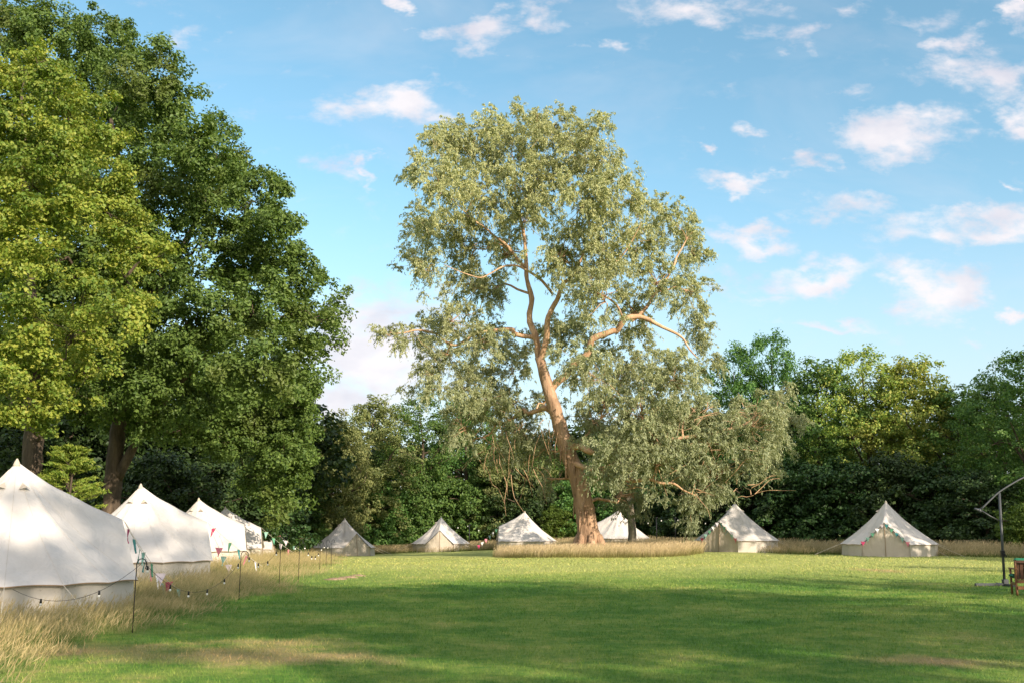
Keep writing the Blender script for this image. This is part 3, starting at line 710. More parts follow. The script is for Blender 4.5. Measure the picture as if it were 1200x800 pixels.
    for k in range(12):
        px = -120 + k * 42; Y = 62 + g.uniform(-3, 5) + k * 1.0
        p = at(px, 335 + g.uniform(0, 60) + max(0, px - 200) * .5, Y); mass(p[0], Y, p[2], 5.0, 13)
    for k in range(44):   # low undergrowth along the back
        px = -100 + k * 32; Y = 98 + g.uniform(-3, 3) if k > 12 else 58 + k * 2.2
        p = at(px, 575 + g.uniform(-15, 15), Y); z0 = float(zg(p[0], min(Y, 88))); s = 2.6
        L.append((np.array([p[0], Y, z0 + 1.4]), (s, s, 1.9)))
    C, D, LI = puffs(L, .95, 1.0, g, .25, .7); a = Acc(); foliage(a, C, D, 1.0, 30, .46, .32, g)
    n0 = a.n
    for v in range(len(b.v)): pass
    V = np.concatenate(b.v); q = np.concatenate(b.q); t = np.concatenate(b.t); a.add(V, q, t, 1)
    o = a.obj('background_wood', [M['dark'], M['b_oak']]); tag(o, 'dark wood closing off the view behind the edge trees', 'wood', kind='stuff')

    # the neighbouring wood to the right of and behind the camera, whose shade lies over the lawn
    g = np.random.default_rng(41); L = []; b = Acc()
    for sp in SHADE: mass2(g, L, b, *sp)
    C, D, LI = puffs(L, .9, .85, g, .25, .7); a = Acc(); foliage(a, C, D, .9, 20, .40, .27, g)
    V = np.concatenate(b.v); q = np.concatenate(b.q); t = np.concatenate(b.t); a.add(V, q, t, 1)
    o = a.obj('neighbouring_wood', [M['wood'], M['b_oak']]); tag(o, 'tall wood beyond the right edge that shades the lawn', 'wood', kind='stuff')
def mass2(g, L, b, x, y, h, r, low):
    tube(b, [[x, y, -.3], [x, y, h * .4], [x, y, h * .8]], [.4, .3, .06], 7, 2, 1)
    n = 26 if low < .5 else 12
    for k in range(n):
        f = (k + .5) / n; an = k * 2.4 + g.uniform(-.4, .4); w = r * .66 * math.sin(math.pi * (.2 + .72 * f)); s = r * g.uniform(.36, .46)
        L.append((np.array([x + math.cos(an) * w, y + math.sin(an) * w, h * (low + (.93 - low) * f)]), (s, s, s * .9)))
SHADE = [(34, 39, 19, 4.5, .1), (39, 43, 19, 5, .1), (42, 50, 22, 5, .1), (48, 56, 23, 5.5, .1), (54, 63, 22, 5.5, .1), (40, 35, 18, 4, .1), (62, 70, 21, 6, .1),
         (31, 21.5, 10.5, 2.6, .1), (24, 11, 10.5, 3.3, .1),
         (20, -1, 15.6, 3.4, .1), (21, -6, 18, 3.6, .66), (25, -13, 26.3, 4, .55), (21, -12.5, 19, 2.6, .1), (26, -3, 17.2, 4.3, .1), (28, -9, 20, 4, .1), (24, -19.5, 24.5, 3.6, .8), (27, -17, 25, 3.5, .7)]

# ------------------------------------------------------------------ bell tents
HT, RT, ZE = 2.8, 2.42, 0.62
HALF = R(29)
PK = (1.95, 1.72)            # radius and height of the door peak
NP_ = 14
def tent_frame(th):
    """end point of the roof sheet at angle th (door at 0)"""
    t = (th + math.pi) % (2 * math.pi) - math.pi
    if abs(t) < HALF:
        k = math.tan(abs(t)) / math.tan(HALF)
        cx, cy = RT * math.cos(HALF), RT * math.sin(HALF)
        x = PK[0] + (cx - PK[0]) * k; y = math.copysign(cy * k, t)
        z = PK[1] + (ZE - PK[1]) * k + 0.10 * k * (1 - k) * -1.0
        return np.array([x, y, z])
    u = (abs(t) - HALF) / (math.pi - HALF) * (NP_ / 2)
    sc = abs(math.sin(u * math.pi))
    r = RT * (1 - 0.025 * sc)
    return np.array([r * math.cos(t), r * math.sin(t), ZE + 0.02 * sc])
def make_tent(px, py, Y, door, label, s_flag=None, seed=0, ropes=True):
    g = np.random.default_rng(seed + 60)
    ap = at(px, py, Y); z0 = float(zg(ap[0], Y)) - 0.02
    s = (ap[2] - z0) / HT
    t = thing('bell_tent', label, 'tent', (ap[0], Y, z0), door, 'bell tents round the lawn'); t.scale = (s, s, s)
    angs = list(np.linspace(-HALF, HALF, 13)) + list(np.linspace(HALF, 2 * math.pi - HALF, NP_ * 6 + 1))[1:-1]
    n = len(angs); K = 15
    def roof_pt(th, k):
        e = tent_frame(th); tt = (th + math.pi) % (2 * math.pi) - math.pi
        u = 0 if abs(tt) < HALF else (abs(tt) - HALF) / (math.pi - HALF) * (NP_ / 2)
        p = np.array([e[0] * k, e[1] * k, HT + (e[2] - HT) * k])
        sag = (0.22 if abs(tt) >= HALF else 0.10) * math.sin(math.pi * k ** 0.8) * 0.85
        p[2] -= sag
        p[:2] *= 1 - 0.03 * abs(math.sin(u * math.pi)) * math.sin(math.pi * k)
        w = 0.012 * math.sin(5 * k * 3 + th * 9 + seed) * math.sin(math.pi * k)
        p[2] += w
        return p
    ks = np.linspace(0.018, 1, K)
    V = [roof_pt(a, k) for k in ks for a in angs]
    q = [[i * n + j, (i + 1) * n + j, (i + 1) * n + (j + 1) % n, i * n + (j + 1) % n] for i in range(K - 1) for j in range(n)]
    a = Acc(); a.add(V, q); ro = a.obj('roof', M['canvas'], t, True)
    a = Acc()
    for k in range(NP_ + 1):
        an = HALF + (2 * math.pi - 2 * HALF) * k / NP_
        tube(a, [roof_pt(an, f) + np.array([0, 0, .002]) for f in np.linspace(.05, 1, 12)], .004, 4, cap=False)
    a.obj('seams', M['seam'], t)
    # short side wall
    wa = [x for x in angs if x >= HALF - 1e-6]; wa = wa + [2 * math.pi - HALF]; m = len(wa)
    V = []
    for f in np.linspace(0, 1, 5):
        for x in wa:
            e = tent_frame(x); rr = 0.965 + 0.018 * f + 0.006 * math.sin(x * 23 + f * 4 + seed)
            V.append([e[0] * rr, e[1] * rr, (e[2] - .01) * (1 - f) - 0.05 * f])
    q = [[i * m + j, (i + 1) * m + j, (i + 1) * m + j + 1, i * m + j + 1] for i in range(4) for j in range(m - 1)]
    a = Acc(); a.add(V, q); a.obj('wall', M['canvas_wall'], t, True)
    # hem along the eave
    a = Acc(); P = np.array([tent_frame(x) for x in list(wa)]); tube(a, P + [0, 0, -.012], .010, 5, 1); a.obj('eave_hem', M['hem'], t, True)
    # door: two canvas leaves meeting at a zip
    e0, e1 = tent_frame(HALF - 1e-4), tent_frame(-HALF + 1e-4)
    for e in (e0, e1):
        rows = []; nr = 9
        for i in range(nr):
            f = i / (nr - 1)                      # from the zip to the corner
            k = f; x = PK[0] - .05 + (e[0] - .07 - PK[0]) * k; y = e[1] * .975 * k
            zt = (PK[1] - .04) + (ZE - PK[1]) * k - 0.08 * k * (1 - k) * 2
            for j in range(7):
                h = j / 6; z = zt * (1 - h) - .04 * h
                xx = x + 0.22 * h * (1 - k) + .02 * math.sin(7 * f * 3 + seed + h)
                rows.append([xx, y, z])
        q = [[i * 7 + j, i * 7 + j + 1, (i + 1) * 7 + j + 1, (i + 1) * 7 + j] for i in range(nr - 1) for j in range(6)]
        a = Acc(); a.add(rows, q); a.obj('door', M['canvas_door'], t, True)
    a = Acc(); tube(a, [[PK[0] - .03, 0, PK[1] - .08], [PK[0] + .2, 0, 0]], .014, 5); a.obj('zip', M['hem'], t, True)
    a = Acc(); tube(a, [[0, 0, HT - .10], [0, 0, HT - .02], [0, 0, HT + .05]], [.075, .05, .012], 10, 2); a.obj('apex_cap', M['canvas_door'], t, True)
    for an in (2.2, 4.1, -HALF - .75):
        p = roof_pt(an, .16); d = unit(np.array([math.cos(an), math.sin(an), -1.0])); sd = np.array([-math.sin(an), math.cos(an), 0])
        a = Acc(); n_ = np.array([math.cos(an), math.sin(an), .8]) * .035
        a.add([p - sd * .11 + d * .10 + n_ * .3, p + sd * .11 + d * .10 + n_ * .3, p + n_ * 2.2 + d * .12, p - d * .08 + n_ * .3], None, [[0, 2, 3], [2, 1, 3]]); a.obj('vent', M['canvas_door'], t)
    if ropes:
        for k in range(1, NP_ - 1, 1):
            an = HALF + (2 * math.pi - 2 * HALF) * k / NP_
            e = tent_frame(an); o = np.array([math.cos(an), math.sin(an), 0])
            zz = -(z0 - 0) * 0
            a = Acc(); tube(a, [e, e + o * 1.35 + [0, 0, -e[2] + .06]], .0055, 4, 1); rp = a.obj('guy_rope', M['rope'], t)
            a = Acc(); tube(a, [e + o * 1.30 + [0, 0, -e[2] + .09], e + o * 1.40 + [0, 0, -e[2] - .12]], .012, 5, 1); a.obj('peg', M['peg'], rp)
    return t, s
def tent_world(t, s, p):
    c, sn = math.cos(t.rotation_euler.z), math.sin(t.rotation_euler.z)
    return np.array([t.location.x + s * (p[0] * c - p[1] * sn), t.location.y + s * (p[0] * sn + p[1] * c), t.location.z + s * p[2]])

def flag_mesh(w, h, m, g):
    a = Acc(); V = []
    for sd in (-1, 1):
        for i in range(5):
            f = i / 4
            for sx in (-1, 1):
                V.append([sx * w * .5 * (1 - f) + .012 * math.sin(f * 3 + sx), sd * .0025 + .03 * math.sin(f * 2.5 + sx) * g.uniform(.5, 1.2), -h * f])
    q = []
    for sd in (0, 1):
        o = sd * 10
        for i in range(4):
            f = [o + i * 2, o + i * 2 + 1, o + i * 2 + 3, o + i * 2 + 2]; q.append(f if sd == 0 else f[::-1])
    for i in range(4):
        for k in (0, 1): q.append([i * 2 + k, i * 2 + 2 + k, 10 + i * 2 + 2 + k, 10 + i * 2 + k])
    q.append([0, 1, 11, 10])
    a.add(V, q); return a
def bunting(pts, cols, size, label, sag=.06, f0=.04, f1=.8, seed=1):
    g = np.random.default_rng(seed); pts = [np.asarray(p, float) for p in pts]
    t = thing('bunting', label, 'bunting', pts[0], 0, 'bunting on the tents')
    P = []
    for a, b in zip(pts[:-1], pts[1:]):
        for f in np.linspace(0, 1, 9)[:-1]: P.append(a + (b - a) * f - np.array([0, 0, sag * 4 * f * (1 - f)]))
    P.append(pts[-1]); P = np.array(P) - pts[0]
    ac = Acc(); tube(ac, P, .006, 4); ac.obj('string', M['rope'], t)
    seg = np.concatenate([[0], np.cumsum(np.linalg.norm(np.diff(P, axis=0), axis=1))]); tot = seg[-1]
    for i, c in enumerate(cols):
        d = tot * (f0 + (f1 - f0) * (i + .5) / len(cols)); p = np.array([np.interp(d, seg, P[:, j]) for j in range(3)]); q = np.array([np.interp(d + .1, seg, P[:, j]) for j in range(3)])
        an = math.atan2(q[1] - p[1], q[0] - p[0])
        o = flag_mesh(size * g.uniform(.85, 1.05), size * 1.35, FLAG[c], g).obj('flag', FLAG[c], t)
        o.location = tuple(p - np.array([0, 0, .003])); o.rotation_euler = (g.normal() * .25, 0, an + g.normal() * .3)

def tents():
    view = lambda px: math.atan2(-1, -(px - 600) / FPX)   # direction from a tent towards the camera
    row = [(20, 540, 19.0, 93, 'big off-white bell tent nearest of all, cut off by the left edge of the photo'),
           (165, 568, 29.6, 89, 'off-white bell tent second from the front in the left row, its lower half in shade'),
           (233, 584, 41.0, 86, 'bell tent in the left row with a leaf-shadowed tip above its sunlit side'),
           (264, 594, 51.0, 84, 'brilliantly lit bell tent in the left row between the leaf-shadowed tip and the last tent'),
           (285, 602, 60.0, 78, 'last and smallest bell tent at the far end of the left row')]
    res = []
    for i, (px, py, Y, dv, lab) in enumerate(row):
        res.append(make_tent(px, py, Y, view(px) + R(dv), lab, seed=i))
    far = [(404, 607, 74, 28, 'bluish-grey bell tent in dappled shade at the far left corner of the lawn'),
           (517, 605, 82, -3, 'sunlit cream bell tent in the middle distance with its door straight towards us'),
           (615, 599, 78, -84, 'bell tent left of the eucalyptus trunk with branch shadows on its broad side'),
           (725, 597, 75, -84, 'bell tent half hidden by the eucalyptus trunk and a slim grey trunk'),
           (861, 588, 62, -27, 'shaded grey bell tent just right of the eucalyptus’s drooping bough'),
           (1038, 587, 55, -4, 'rightmost bell tent, in shade, with coloured flags round its door')]
    for i, (px, py, Y, dv, lab) in enumerate(far):
        res.append(make_tent(px, py, Y, view(px) + R(dv), lab, seed=10 + i))
    W = lambda i, p: tent_world(res[i][0], res[i][1], p)
    peak = (PK[0] + .02, 0, PK[1] - .01)
    g1 = W(0, peak); e1 = np.array([-7.55, 22.6, 0.12]); e1b = np.array([-6.9, 22.0, 0.1])
    bunting([g1, e1], ['pink', 'teal', 'mint', 'teal', 'rose', 'white', 'teal'], .21, 'upper string of pink and green flags running down from the nearest tent', f1=.9, seed=1)
    bunting([g1 + [.03, .03, -.04], e1b], ['mint', 'green', 'mauve', 'pink', 'mint'], .2, 'lower string of flags drooping from the nearest tent, the one ending in mint', .22, .25, .9, seed=2)
    g2 = W(1, peak); bunting([g2, g2 + [1.3, 1.6, -1.35]], ['pink', 'mauve', 'green', 'teal', 'rose', 'white'], .22, 'string of flags with a pink one on top, running down from the second tent', f1=.95, seed=3)
    bunting([g2 + [.02, .03, -.03], g2 + [.9, -.3, -1.4]], ['rose', 'mint', 'mauve'], .2, 'short string of three faded flags on the second tent', .1, .4, .95, seed=4)
    g3 = W(3, peak); bunting([g3, g3 + [1.4, 1.4, -1.3]], ['mint', 'green', 'mauve', 'rose'], .24, 'faint string of flags on the brightest tent of the left row', f1=.95, seed=5)
    g4 = W(4, peak); bunting([g4, g4 + [1.9, .6, -1.3]], ['rose', 'mauve', 'mint', 'white'], .24, 'string of flags at the farthest tent of the left row', f1=.95, seed=6)
    g = W(7, peak); bunting([g, g + [-1.7, -.6, -1.55]], ['green', 'white', 'mint', 'rose', 'white', 'pink'], .24, 'string of flags slanting down left of the tent with branch shadows', f1=.98, seed=7)
    g = W(8, peak); bunting([g, g + [-1.7, -.6, -1.5]], ['mint', 'pink', 'white', 'pink', 'white'], .26, 'pink and white flags peeping out left of the eucalyptus trunk', f1=.98, seed=8)
    cx, cy = RT * math.cos(HALF), RT * math.sin(HALF)
    for i, lab, sd in ((9, 'flags edging the door of the shaded tent right of the eucalyptus', 9), (10, 'flags edging the door of the rightmost tent', 10)):
        bunting([W(i, (cx + .06, -cy - .05, ZE + .02)), W(i, (PK[0] + .06, 0, PK[1] + .02)), W(i, (cx + .06, cy + .05, ZE + .02))], ['pink', 'mint', 'green', 'white', 'mauve', 'teal', 'green', 'teal', 'mint', 'rose'], .2, lab, .03, .02, .98, seed=sd)
    return res

# ------------------------------------------------------------------ small things
def hooks_and_lights():
    spots = [(155, 741, 654), (280, 703, 645), (327, 688, 624), (349.5, 683, 632), (374.5, 668, 638), (382, 664.5, 639), (388, 664, 640)]
    labs = ['black shepherd’s crook standing nearest the camera, in front of the two nearest tents', 'black shepherd’s crook below the pink flag of the second tent', 'black shepherd’s crook in line with the end of the left tent row',
            'black shepherd’s crook in the gap just right of the left tent row', 'thin crook, first of the three close together at the far end of the long grass', 'thin crook, middle one of the three at the far end of the long grass', 'thin crook, last of the three at the far end of the long grass']
    tops = []
    for (px, pb, pt), lab in zip(spots, labs):
        b = gpt(px, pb); top = at(px, pt, b[1]); h = max(1.0, top[2] - b[2])
        a = Acc(); r = .085 if px < 340 else .05; P = [[0, 0, -.2], [0, 0, h * .5], [0, 0, h - r]]
        for k in range(1, 11):
            an = math.pi - k / 10 * math.pi * 1.25; P.append([r + r * math.cos(an), 0, h - r + r * math.sin(an)])
        P.append([P[-1][0] + .05, 0, P[-1][2] - .01])
        tube(a, P, .0075, 6)
        o = a.obj('shepherd_hook', M['black'], None, True, b); tag(o, lab, 'crook', 'shepherd’s crooks along the long grass'); o.rotation_euler = (0, 0, R(-12))
        tops.append(b + [.1, 0, h - .05])
    # festoon from the nearest tent along the crooks
    g = np.random.default_rng(2)
    start = at(15, 690, 16.2)
    def festoon(pts, sags, label, bulb_every, br, name='string_lights'):
        t = thing(name, label, 'string lights', pts[0]); P = []
        for a, b, s in zip(pts[:-1], pts[1:], sags):
            for f in np.linspace(0, 1, 15)[:-1]: P.append(np.asarray(a) + (np.asarray(b) - a) * f - np.array([0, 0, s * 4 * f * (1 - f)]))
        P.append(np.asarray(pts[-1])); P = np.array(P); P[:, 2] = np.maximum(P[:, 2], zg(P[:, 0], P[:, 1]) + .22); P -= pts[0]
        a = Acc(); tube(a, P, .0035, 4); a.obj('cable', M['cable'], t)
        seg = np.concatenate([[0], np.cumsum(np.linalg.norm(np.diff(P, axis=0), axis=1))]); d = bulb_every * .5
        me = None
        while d < seg[-1]:
            p = np.array([np.interp(d, seg, P[:, j]) for j in range(3)])
            if me is None:
                sa = Acc(); tube(sa, [[0, 0, .01], [0, 0, -.055]], [.014, .018], 7); sme = sa.mesh('socket', M['cable'], True)
                ba = Acc(); ball(ba, (0, 0, -.055 - br), (br, br, br * 1.15), 8); me = ba.mesh('bulb', M['bulb'], True)
            for nm, m_ in (('socket', sme), ('bulb', me)):
                o = bpy.data.objects.new(nm, m_); COL.objects.link(o); o.location = tuple(p)
                if nm == 'socket': o.parent = t; so = o
                else: o.parent = so; o.location = (0, 0, 0)
            d += bulb_every * g.uniform(.9, 1.1)
    festoon([start] + tops, [.35, .62, .45, .2, .45, .2, .1], 'black cable of round white bulbs sagging between the crooks by the left tents', 1.15, .02)
    posts = []
    for px, pt, Y, lab in ((550, 614, 84, 'thin dark light post right of the cream tent in the middle distance'), (769, 606, 72, 'dark light post, left one of the pair right of the slim grey trunk'), (791, 606, 72, 'dark light post, right one of the pair, nearer the shaded tent')):
        p = at(px, pt, Y); z0 = float(zg(p[0], Y)); h = p[2] - z0
        a = Acc(); tube(a, [[0, 0, -.1], [0, 0, h]], .035, 6); tube(a, [[-.06, 0, h - .03], [.1, 0, h + .02]], .03, 5)
        o = a.obj('light_post', M['black'], None, True, (p[0], Y, z0)); tag(o, lab, 'post', 'light posts at the woodland edge'); posts.append(np.array([p[0], Y, z0 + h]))
    festoon([at(520, 612, 86), posts[0], at(574, 622, 84)], [.25, .15], 'string of white bulbs on the post beside the cream tent in the middle distance', 1.1, .045)
    festoon([at(752, 612, 73), posts[1], posts[2], at(838, 608, 70)], [.1, .15, .3], 'string of white bulbs on the pair of posts left of the shaded tent', 1.2, .045)

def parasol():
    b = gpt(1177.5, 686); Y = b[1]
    t = thing('cantilever_parasol', 'grey metal cantilever parasol frame with bare slanting arm at the right edge', 'parasol', b)
    L = lambda px, py, dy=0: at(px, py, Y + dy) - b
    a = Acc(); tube(a, [[0, 0, .03], L(1171, 577)], .034, 10); a.obj('mast', M['grey'], t, True)
    a = Acc(); tube(a, [L(1149, 597), L(1160, 586), L(1171, 576), L(1185, 567), L(1200, 559), L(1225, 550)], .023, 8, 3); a.obj('arm', M['grey'], t, True)
    a = Acc(); tube(a, [L(1149, 597), L(1160, 604), L(1170, 609)], .02, 7); a.obj('brace', M['grey'], t, True)
    a = Acc(); tube(a, [L(1142, 595.5), L(1149, 598)], [.03, .045], 8); tube(a, [L(1147, 596), L(1149, 599.5)], .05, 8); a.obj('handle', M['grey'], t, True)
    a = Acc(); box(a, L(1161, 686) * [1, 1, 0] + [0, 0, .035], (.82, .09, .07)); box(a, [.02, .0, .03], (.09, .9, .06)); box(a, [0.02, 0, .10], (.13, .13, .14)); a.obj('base', M['grey'], t)
    a = Acc(); box(a, L(1174, 648) + [0, -.05, 0], (.09, .09, .16)); tube(a, L(1174, 648) + np.array([[0, -.08, 0], [.0, -.16, 0], [.05, -.16, -.08]]), .012, 6); a.obj('crank', M['black'], t)
    # folded canopy hanging from the end of the arm, beyond the frame
    e = L(1225, 550); a = Acc(); n = 16
    V, q = [], []
    prof = [(0, .03), (-.15, .06), (-.6, .10), (-1.1, .14), (-1.45, .17)]
    for z, r in prof:
        for j in range(n): rr = r * (1 + .3 * (j % 2)); V.append(e + [rr * math.cos(j / n * 6.283), rr * math.sin(j / n * 6.283), z])
    for i in range(4):
        for j in range(n): q.append([i * n + j, (i + 1) * n + j, (i + 1) * n + (j + 1) % n, i * n + (j + 1) % n])
    a.add(V, q); a.obj('folded_canopy', M['offwhite'], t, True)
    # wooden chair with green cushions
    c = gpt(1188, 698); t = thing('garden_chair', 'dark slatted wooden garden chair seen from behind, cut by the right edge', 'chair', (c[0] + .42, c[1], c[2]), R(-14))
    w, d = .30, .52
    for sx in (-1, 1):
        a = Acc(); tube(a, [[sx * w, 0.03, -.02], [sx * w, .05, .38], [sx * w, -.02, .78]], .026, 6, 3); a.obj('leg', M['teak'], t, True)
        a = Acc(); tube(a, [[sx * w, d, -.02], [sx * w, d, .58]], .026, 6); a.obj('leg', M['teak'], t, True)
        a = Acc(); box(a, [sx * w, d / 2, .60], (.07, d + .12, .03)); a.obj('armrest', M['teak'], t)
        a = Acc(); box(a, [sx * w, d / 2, .26], (.03, d, .06)); a.obj('side_rail', M['teak'], t)
    a = Acc()
    for k in range(7): box(a, [-w + .05 + k * (2 * w - .1) / 6, .035 - .0, .56], (.068, .018, .40), 0, R(6))
    box(a, [0, -.02, .765], (2 * w + .04, .035, .06)); a.obj('backrest', M['darkwood'], t)
    a = Acc(); box(a, [0, .02, .18], (2 * w - .04, .04, .075)); box(a, [0, .02, .32], (2 * w - .04, .035, .07)); a.obj('stretcher', M['teak'], t)
    a = Acc()
    for k in range(6): box(a, [0, .08 + k * .085, .385], (2 * w - .06, .07, .02))
    a.obj('seat', M['teak'], t)
    a = Acc(); box(a, [0, .05, .80], (.62, .17, .09), 0, 0, .035); box(a, [0, .12, .63], (.54, .06, .34), 0, R(6), .025)
    o = a.obj('cushion', M['green'], None, True); o.location = t.location; o.rotation_euler = t.rotation_euler; tag(o, 'green cushion draped over the back of the wooden chair', 'cushion')
    a = Acc(); box(a, [-.02, .30, .435], (.66, .5, .08), 0, 0, .035)
    o = a.obj('seat_cushion', M['green'], None, True); o.location = t.location; o.rotation_euler = t.rotation_euler; tag(o, 'green pad lying on the seat of the wooden chair', 'cushion')

def molehills():
    for i, (px, py, r, lab) in enumerate(((394, 678.5, .27, 'bare brown scuffed mound in the lawn, left one of three'), (408, 676.5, .22, 'bare brown scuffed mound in the lawn, between two others'), (419, 674.5, .2, 'bare brown scuffed mound in the lawn, farthest of three'))):
        g = np.random.default_rng(i); c = gpt(px, py); n, k = 18, 6; V, q = [[0, 0, .045]], []
        for a in range(1, k + 1):
            for j in range(n):
                f = a / k; an = j / n * 6.283; rr = r * f * (1 + .25 * math.sin(an * 2 + i) + g.normal() * .06)
                V.append([rr * math.cos(an) * 1.3, rr * math.sin(an), .05 * (1 - f * f) + g.normal() * .008 - (.03 if a == k else 0)])
        t = [[0, 1 + j, 1 + (j + 1) % n] for j in range(n)]
        for a in range(k - 1):
            for j in range(n): q.append([1 + a * n + j, 1 + (a + 1) * n + j, 1 + (a + 1) * n + (j + 1) % n, 1 + a * n + (j + 1) % n])
        a = Acc(); a.add(V, q, t); o = a.obj('earth_mound', M['earth'], None, True, c); tag(o, lab, 'molehill', 'bare mounds in the lawn')

# ------------------------------------------------------------------ ground and grass
def ground():
    xs = np.concatenate([[-900, -500, -250, -140], np.linspace(-90, 90, 151), [140, 250, 500, 900]])
    ys = np.concatenate([[-400, -150, -60], np.linspace(-30, 120, 151), [160, 250, 500, 1200]])
    X, Y = np.meshgrid(xs, ys); Z = zg(X, np.clip(Y, -30, 120))
    n = len(xs); q = [[i * n + j, i * n + j + 1, (i + 1) * n + j + 1, (i + 1) * n + j] for i in range(len(ys) - 1) for j in range(n - 1)]
    a = Acc(); a.add(np.stack([X, Y, Z], -1).reshape(-1, 3), q)
    o = a.obj('ground', turf_mat('turf', True), None, True); tag(o, 'green mown lawn with drier straw-coloured patches', 'lawn', kind='structure')
    # short blades of the mown lawn
    g = np.random.default_rng(77)
    def sample(y0, y1, dens):
        A = (y1 - y0) * 2 * (.56 * y1 + 2.5); n = int(A * dens)
        y = g.uniform(y0, y1, n); x = g.uniform(-1, 1, n) * (.56 * y1 + 2.5)
        k = np.abs(x) < .56 * y + 2.5
        return x[k], y[k]
    acc = Acc()
    for y0, y1, dn, h, w in ((8.5, 12, 900, .042, .006), (12, 17, 520, .045, .009), (17, 24, 260, .05, .013), (24, 36, 110, .055, .02), (36, 56, 40, .06, .03)):
        x, y = sample(y0, y1, dn)
        k = ~in_long(x, y); x, y = x[k], y[k]; n = len(x)
        z = zg(x, y) - .004
        an = g.uniform(0, 6.28, n); hh = h * g.uniform(.5, 1.3, n); ln = g.normal(size=(n, 2)) * hh[:, None] * .55
        v = np.empty((n, 3, 3), np.float32)
        cx, sx = np.cos(an) * w * .5, np.sin(an) * w * .5
        v[:, 0] = np.stack([x - cx, y - sx, z], 1); v[:, 1] = np.stack([x + cx, y + sx, z], 1); v[:, 2] = np.stack([x + ln[:, 0], y + ln[:, 1], z + hh], 1)
        acc.add(v.reshape(-1, 3), None, np.arange(n * 3).reshape(-1, 3))
    o = acc.obj('lawn_grass', turf_mat('turf_blade', False)); tag(o, 'short mown grass blades of the lawn', 'grass', kind='stuff')

EDGE_X = [(-30, -5.2), (9, -5.3), (15, -5.6), (27, -5.75), (36, -6.6), (44, -7.6), (58, -9.6), (63, -11.5), (66, -14)]
def edge_x(y):
    y = np.asarray(y, float)
    return np.interp(y, [e[0] for e in EDGE_X], [e[1] for e in EDGE_X])
RC = None
def in_ring(x, y):
    c = at(702, 640, 57.5)
    return ((x - c[0]) / 5.9) ** 2 + ((y - 57.5) / 5.0) ** 2 < 1 + .12 * np.sin(np.arctan2(y - 57.5, x - c[0]) * 5)
def back_edge(x):
    return np.interp(x, [-20, -8, 2, 8, 12, 16, 24, 40], [78, 80, 77, 70, 62.5, 57.5, 52.0, 47])
def in_left(x, y): return (x < edge_x(y) + .28 * np.sin(y * .8) + .15 * np.sin(y * 2.1) + .22 * np.sin(y * 5.3 + x * 3) + .12 * np.sin(y * 11.7 - x * 7)) & (y < 66)
def in_back(x, y): return y > back_edge(x) + .3 * np.sin(x * 1.3)
def in_long(x, y): return in_left(x, y) | in_ring(x, y) | in_back(x, y)

def long_grass(name, label, x, y, hmean, m, seed, wk=1.0, edge=None, seedheads=.5):
    g = np.random.default_rng(seed); n = len(x); z = zg(x, y) - .02
    h = hmean * g.uniform(.55, 1.3, n) * (1 if edge is None else edge)
    wind = np.array([.26, .03])
    ln = (g.normal(size=(n, 2)) * .2 + wind) * h[:, None]
    an = g.uniform(0, 6.28, n); w = g.uniform(.003, .0075, n) * wk
    d = np.stack([np.cos(an), np.sin(an), np.zeros(n)], 1)
    ts = [0, .4, .75, 1.0]; ws = [1, .85, .55, .12]
    v = np.empty((n, 4, 2, 3), np.float32)
    for i, (t, k) in enumerate(zip(ts, ws)):
        c = np.stack([x + ln[:, 0] * t ** 1.8, y + ln[:, 1] * t ** 1.8, z + h * (t - .12 * t * t)], 1)
        v[:, i, 0] = c - d * (w * k)[:, None] * .5; v[:, i, 1] = c + d * (w * k)[:, None] * .5
    base = np.arange(n)[:, None] * 8
    q = np.stack([base + [2 * i, 2 * i + 1, 2 * i + 3, 2 * i + 2] for i in range(3)], 1).reshape(-1, 4)
    acc = Acc(); acc.add(v.reshape(-1, 3), q, None, 0, np.tile(np.repeat(ts, 2), n))
    k = g.random(n) < seedheads; tip = v[k][:, 3].mean(1); nn = k.sum()
    ax = np.stack([ln[k, 0] * 1.2, ln[k, 1] * 1.2, h[k] * .8], 1) + g.normal(size=(nn, 3)) * .05
    a2 = Acc(); leaf_quads(a2, tip, ax, g.normal(size=(nn, 3)), (.13 if wk < 1.5 else .17) * g.uniform(.6, 1.3, nn), .0085 * wk * g.uniform(.7, 1.3, nn))
    acc.add(np.concatenate(a2.v), np.concatenate(a2.q), None, 0, np.full(nn * 4, 1.0))
    o = acc.obj(name, m, attr='along'); tag(o, label, 'grass', kind='stuff'); return o
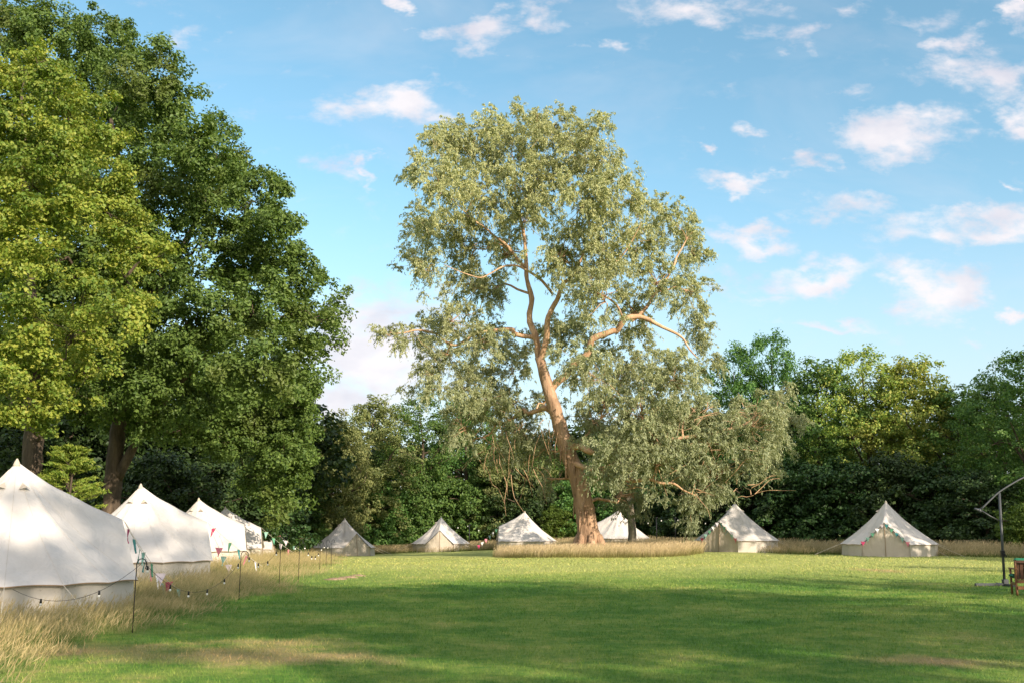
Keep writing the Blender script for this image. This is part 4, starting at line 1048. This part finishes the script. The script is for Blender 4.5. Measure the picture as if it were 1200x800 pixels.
def grasses():
    g = np.random.default_rng(88)
    TR = [(t.location.x, t.location.y, s * RT * .95) for t, s in TENTS]
    def clear(x, y):
        k = np.ones(len(x), bool)
        for cx, cy, r in TR: k &= (x - cx) ** 2 + (y - cy) ** 2 > r * r
        return k
    straw = straw_mat('long_grass_left', (0.12, 0.19, 0.04), (0.42, 0.33, 0.145), (0.56, 0.45, 0.25))
    X, Yy, HH, WK = [], [], [], []
    for y0, y1, dn in ((9, 14, 700), (14, 20, 650), (20, 30, 420), (30, 45, 240), (45, 67, 140)):
        xl = -.56 * y1 - 3; n = int((y1 - y0) * (-5 - xl) * dn); x = g.uniform(xl, -4.5, n); y = g.uniform(y0, y1, n)
        k = in_left(x, y) & (x > -.56 * y - 3) & clear(x, y) & (x > edge_x(y) - 13); X.append(x[k]); Yy.append(y[k])
    x, y = np.concatenate(X), np.concatenate(Yy)
    inn = np.clip((edge_x(y) - x) / 1.6, 0, 1); kk = g.random(len(x)) < .5 + .8 * inn; x, y, inn = x[kk], y[kk], inn[kk]
    clump = .75 + .35 * np.sin(x * 2.1 + np.sin(y * 1.3) * 2) * np.sin(y * 1.7)
    long_grass('long_grass', 'tall golden seeding grass round the left row of tents', x, y, .46, straw, 1, 1.0, (.45 + .6 * inn) * clump)
    gold = straw_mat('long_grass_ring', (0.26, 0.24, 0.085), (0.60, 0.47, 0.26), (0.72, 0.58, 0.37))
    c = at(702, 640, 57.5)
    n = 46000; x = c[0] + g.uniform(-6.6, 6.6, n); y = 57.5 + g.uniform(-5.7, 5.7, n); k = in_ring(x, y); x, y = x[k], y[k]
    long_grass('long_grass', 'island of pale golden long grass round the eucalyptus trunk', x, y, .62, gold, 2, 2.0)
    back = straw_mat('long_grass_back', (0.10, 0.14, 0.035), (0.40, 0.31, 0.16), (0.54, 0.44, 0.27))
    n = 130000; x = g.uniform(-34, 46, n); y = back_edge(x) + g.uniform(0, 1, n) ** 1.3 * 11; k = clear(x, y) & in_back(x, y) & (np.abs(x) < .57 * y + 2); x, y = x[k], y[k]
    inn = np.clip((y - back_edge(x)) / 1.5, 0, 1)
    long_grass('long_grass', 'strip of brownish long grass along the woodland edge behind the lawn', x, y, .62, back, 3, 2.2, .5 + .5 * inn)

eucalyptus(); oak(); maple(); woodland()
TENTS = tents()
hooks_and_lights(); parasol(); molehills(); ground(); grasses()
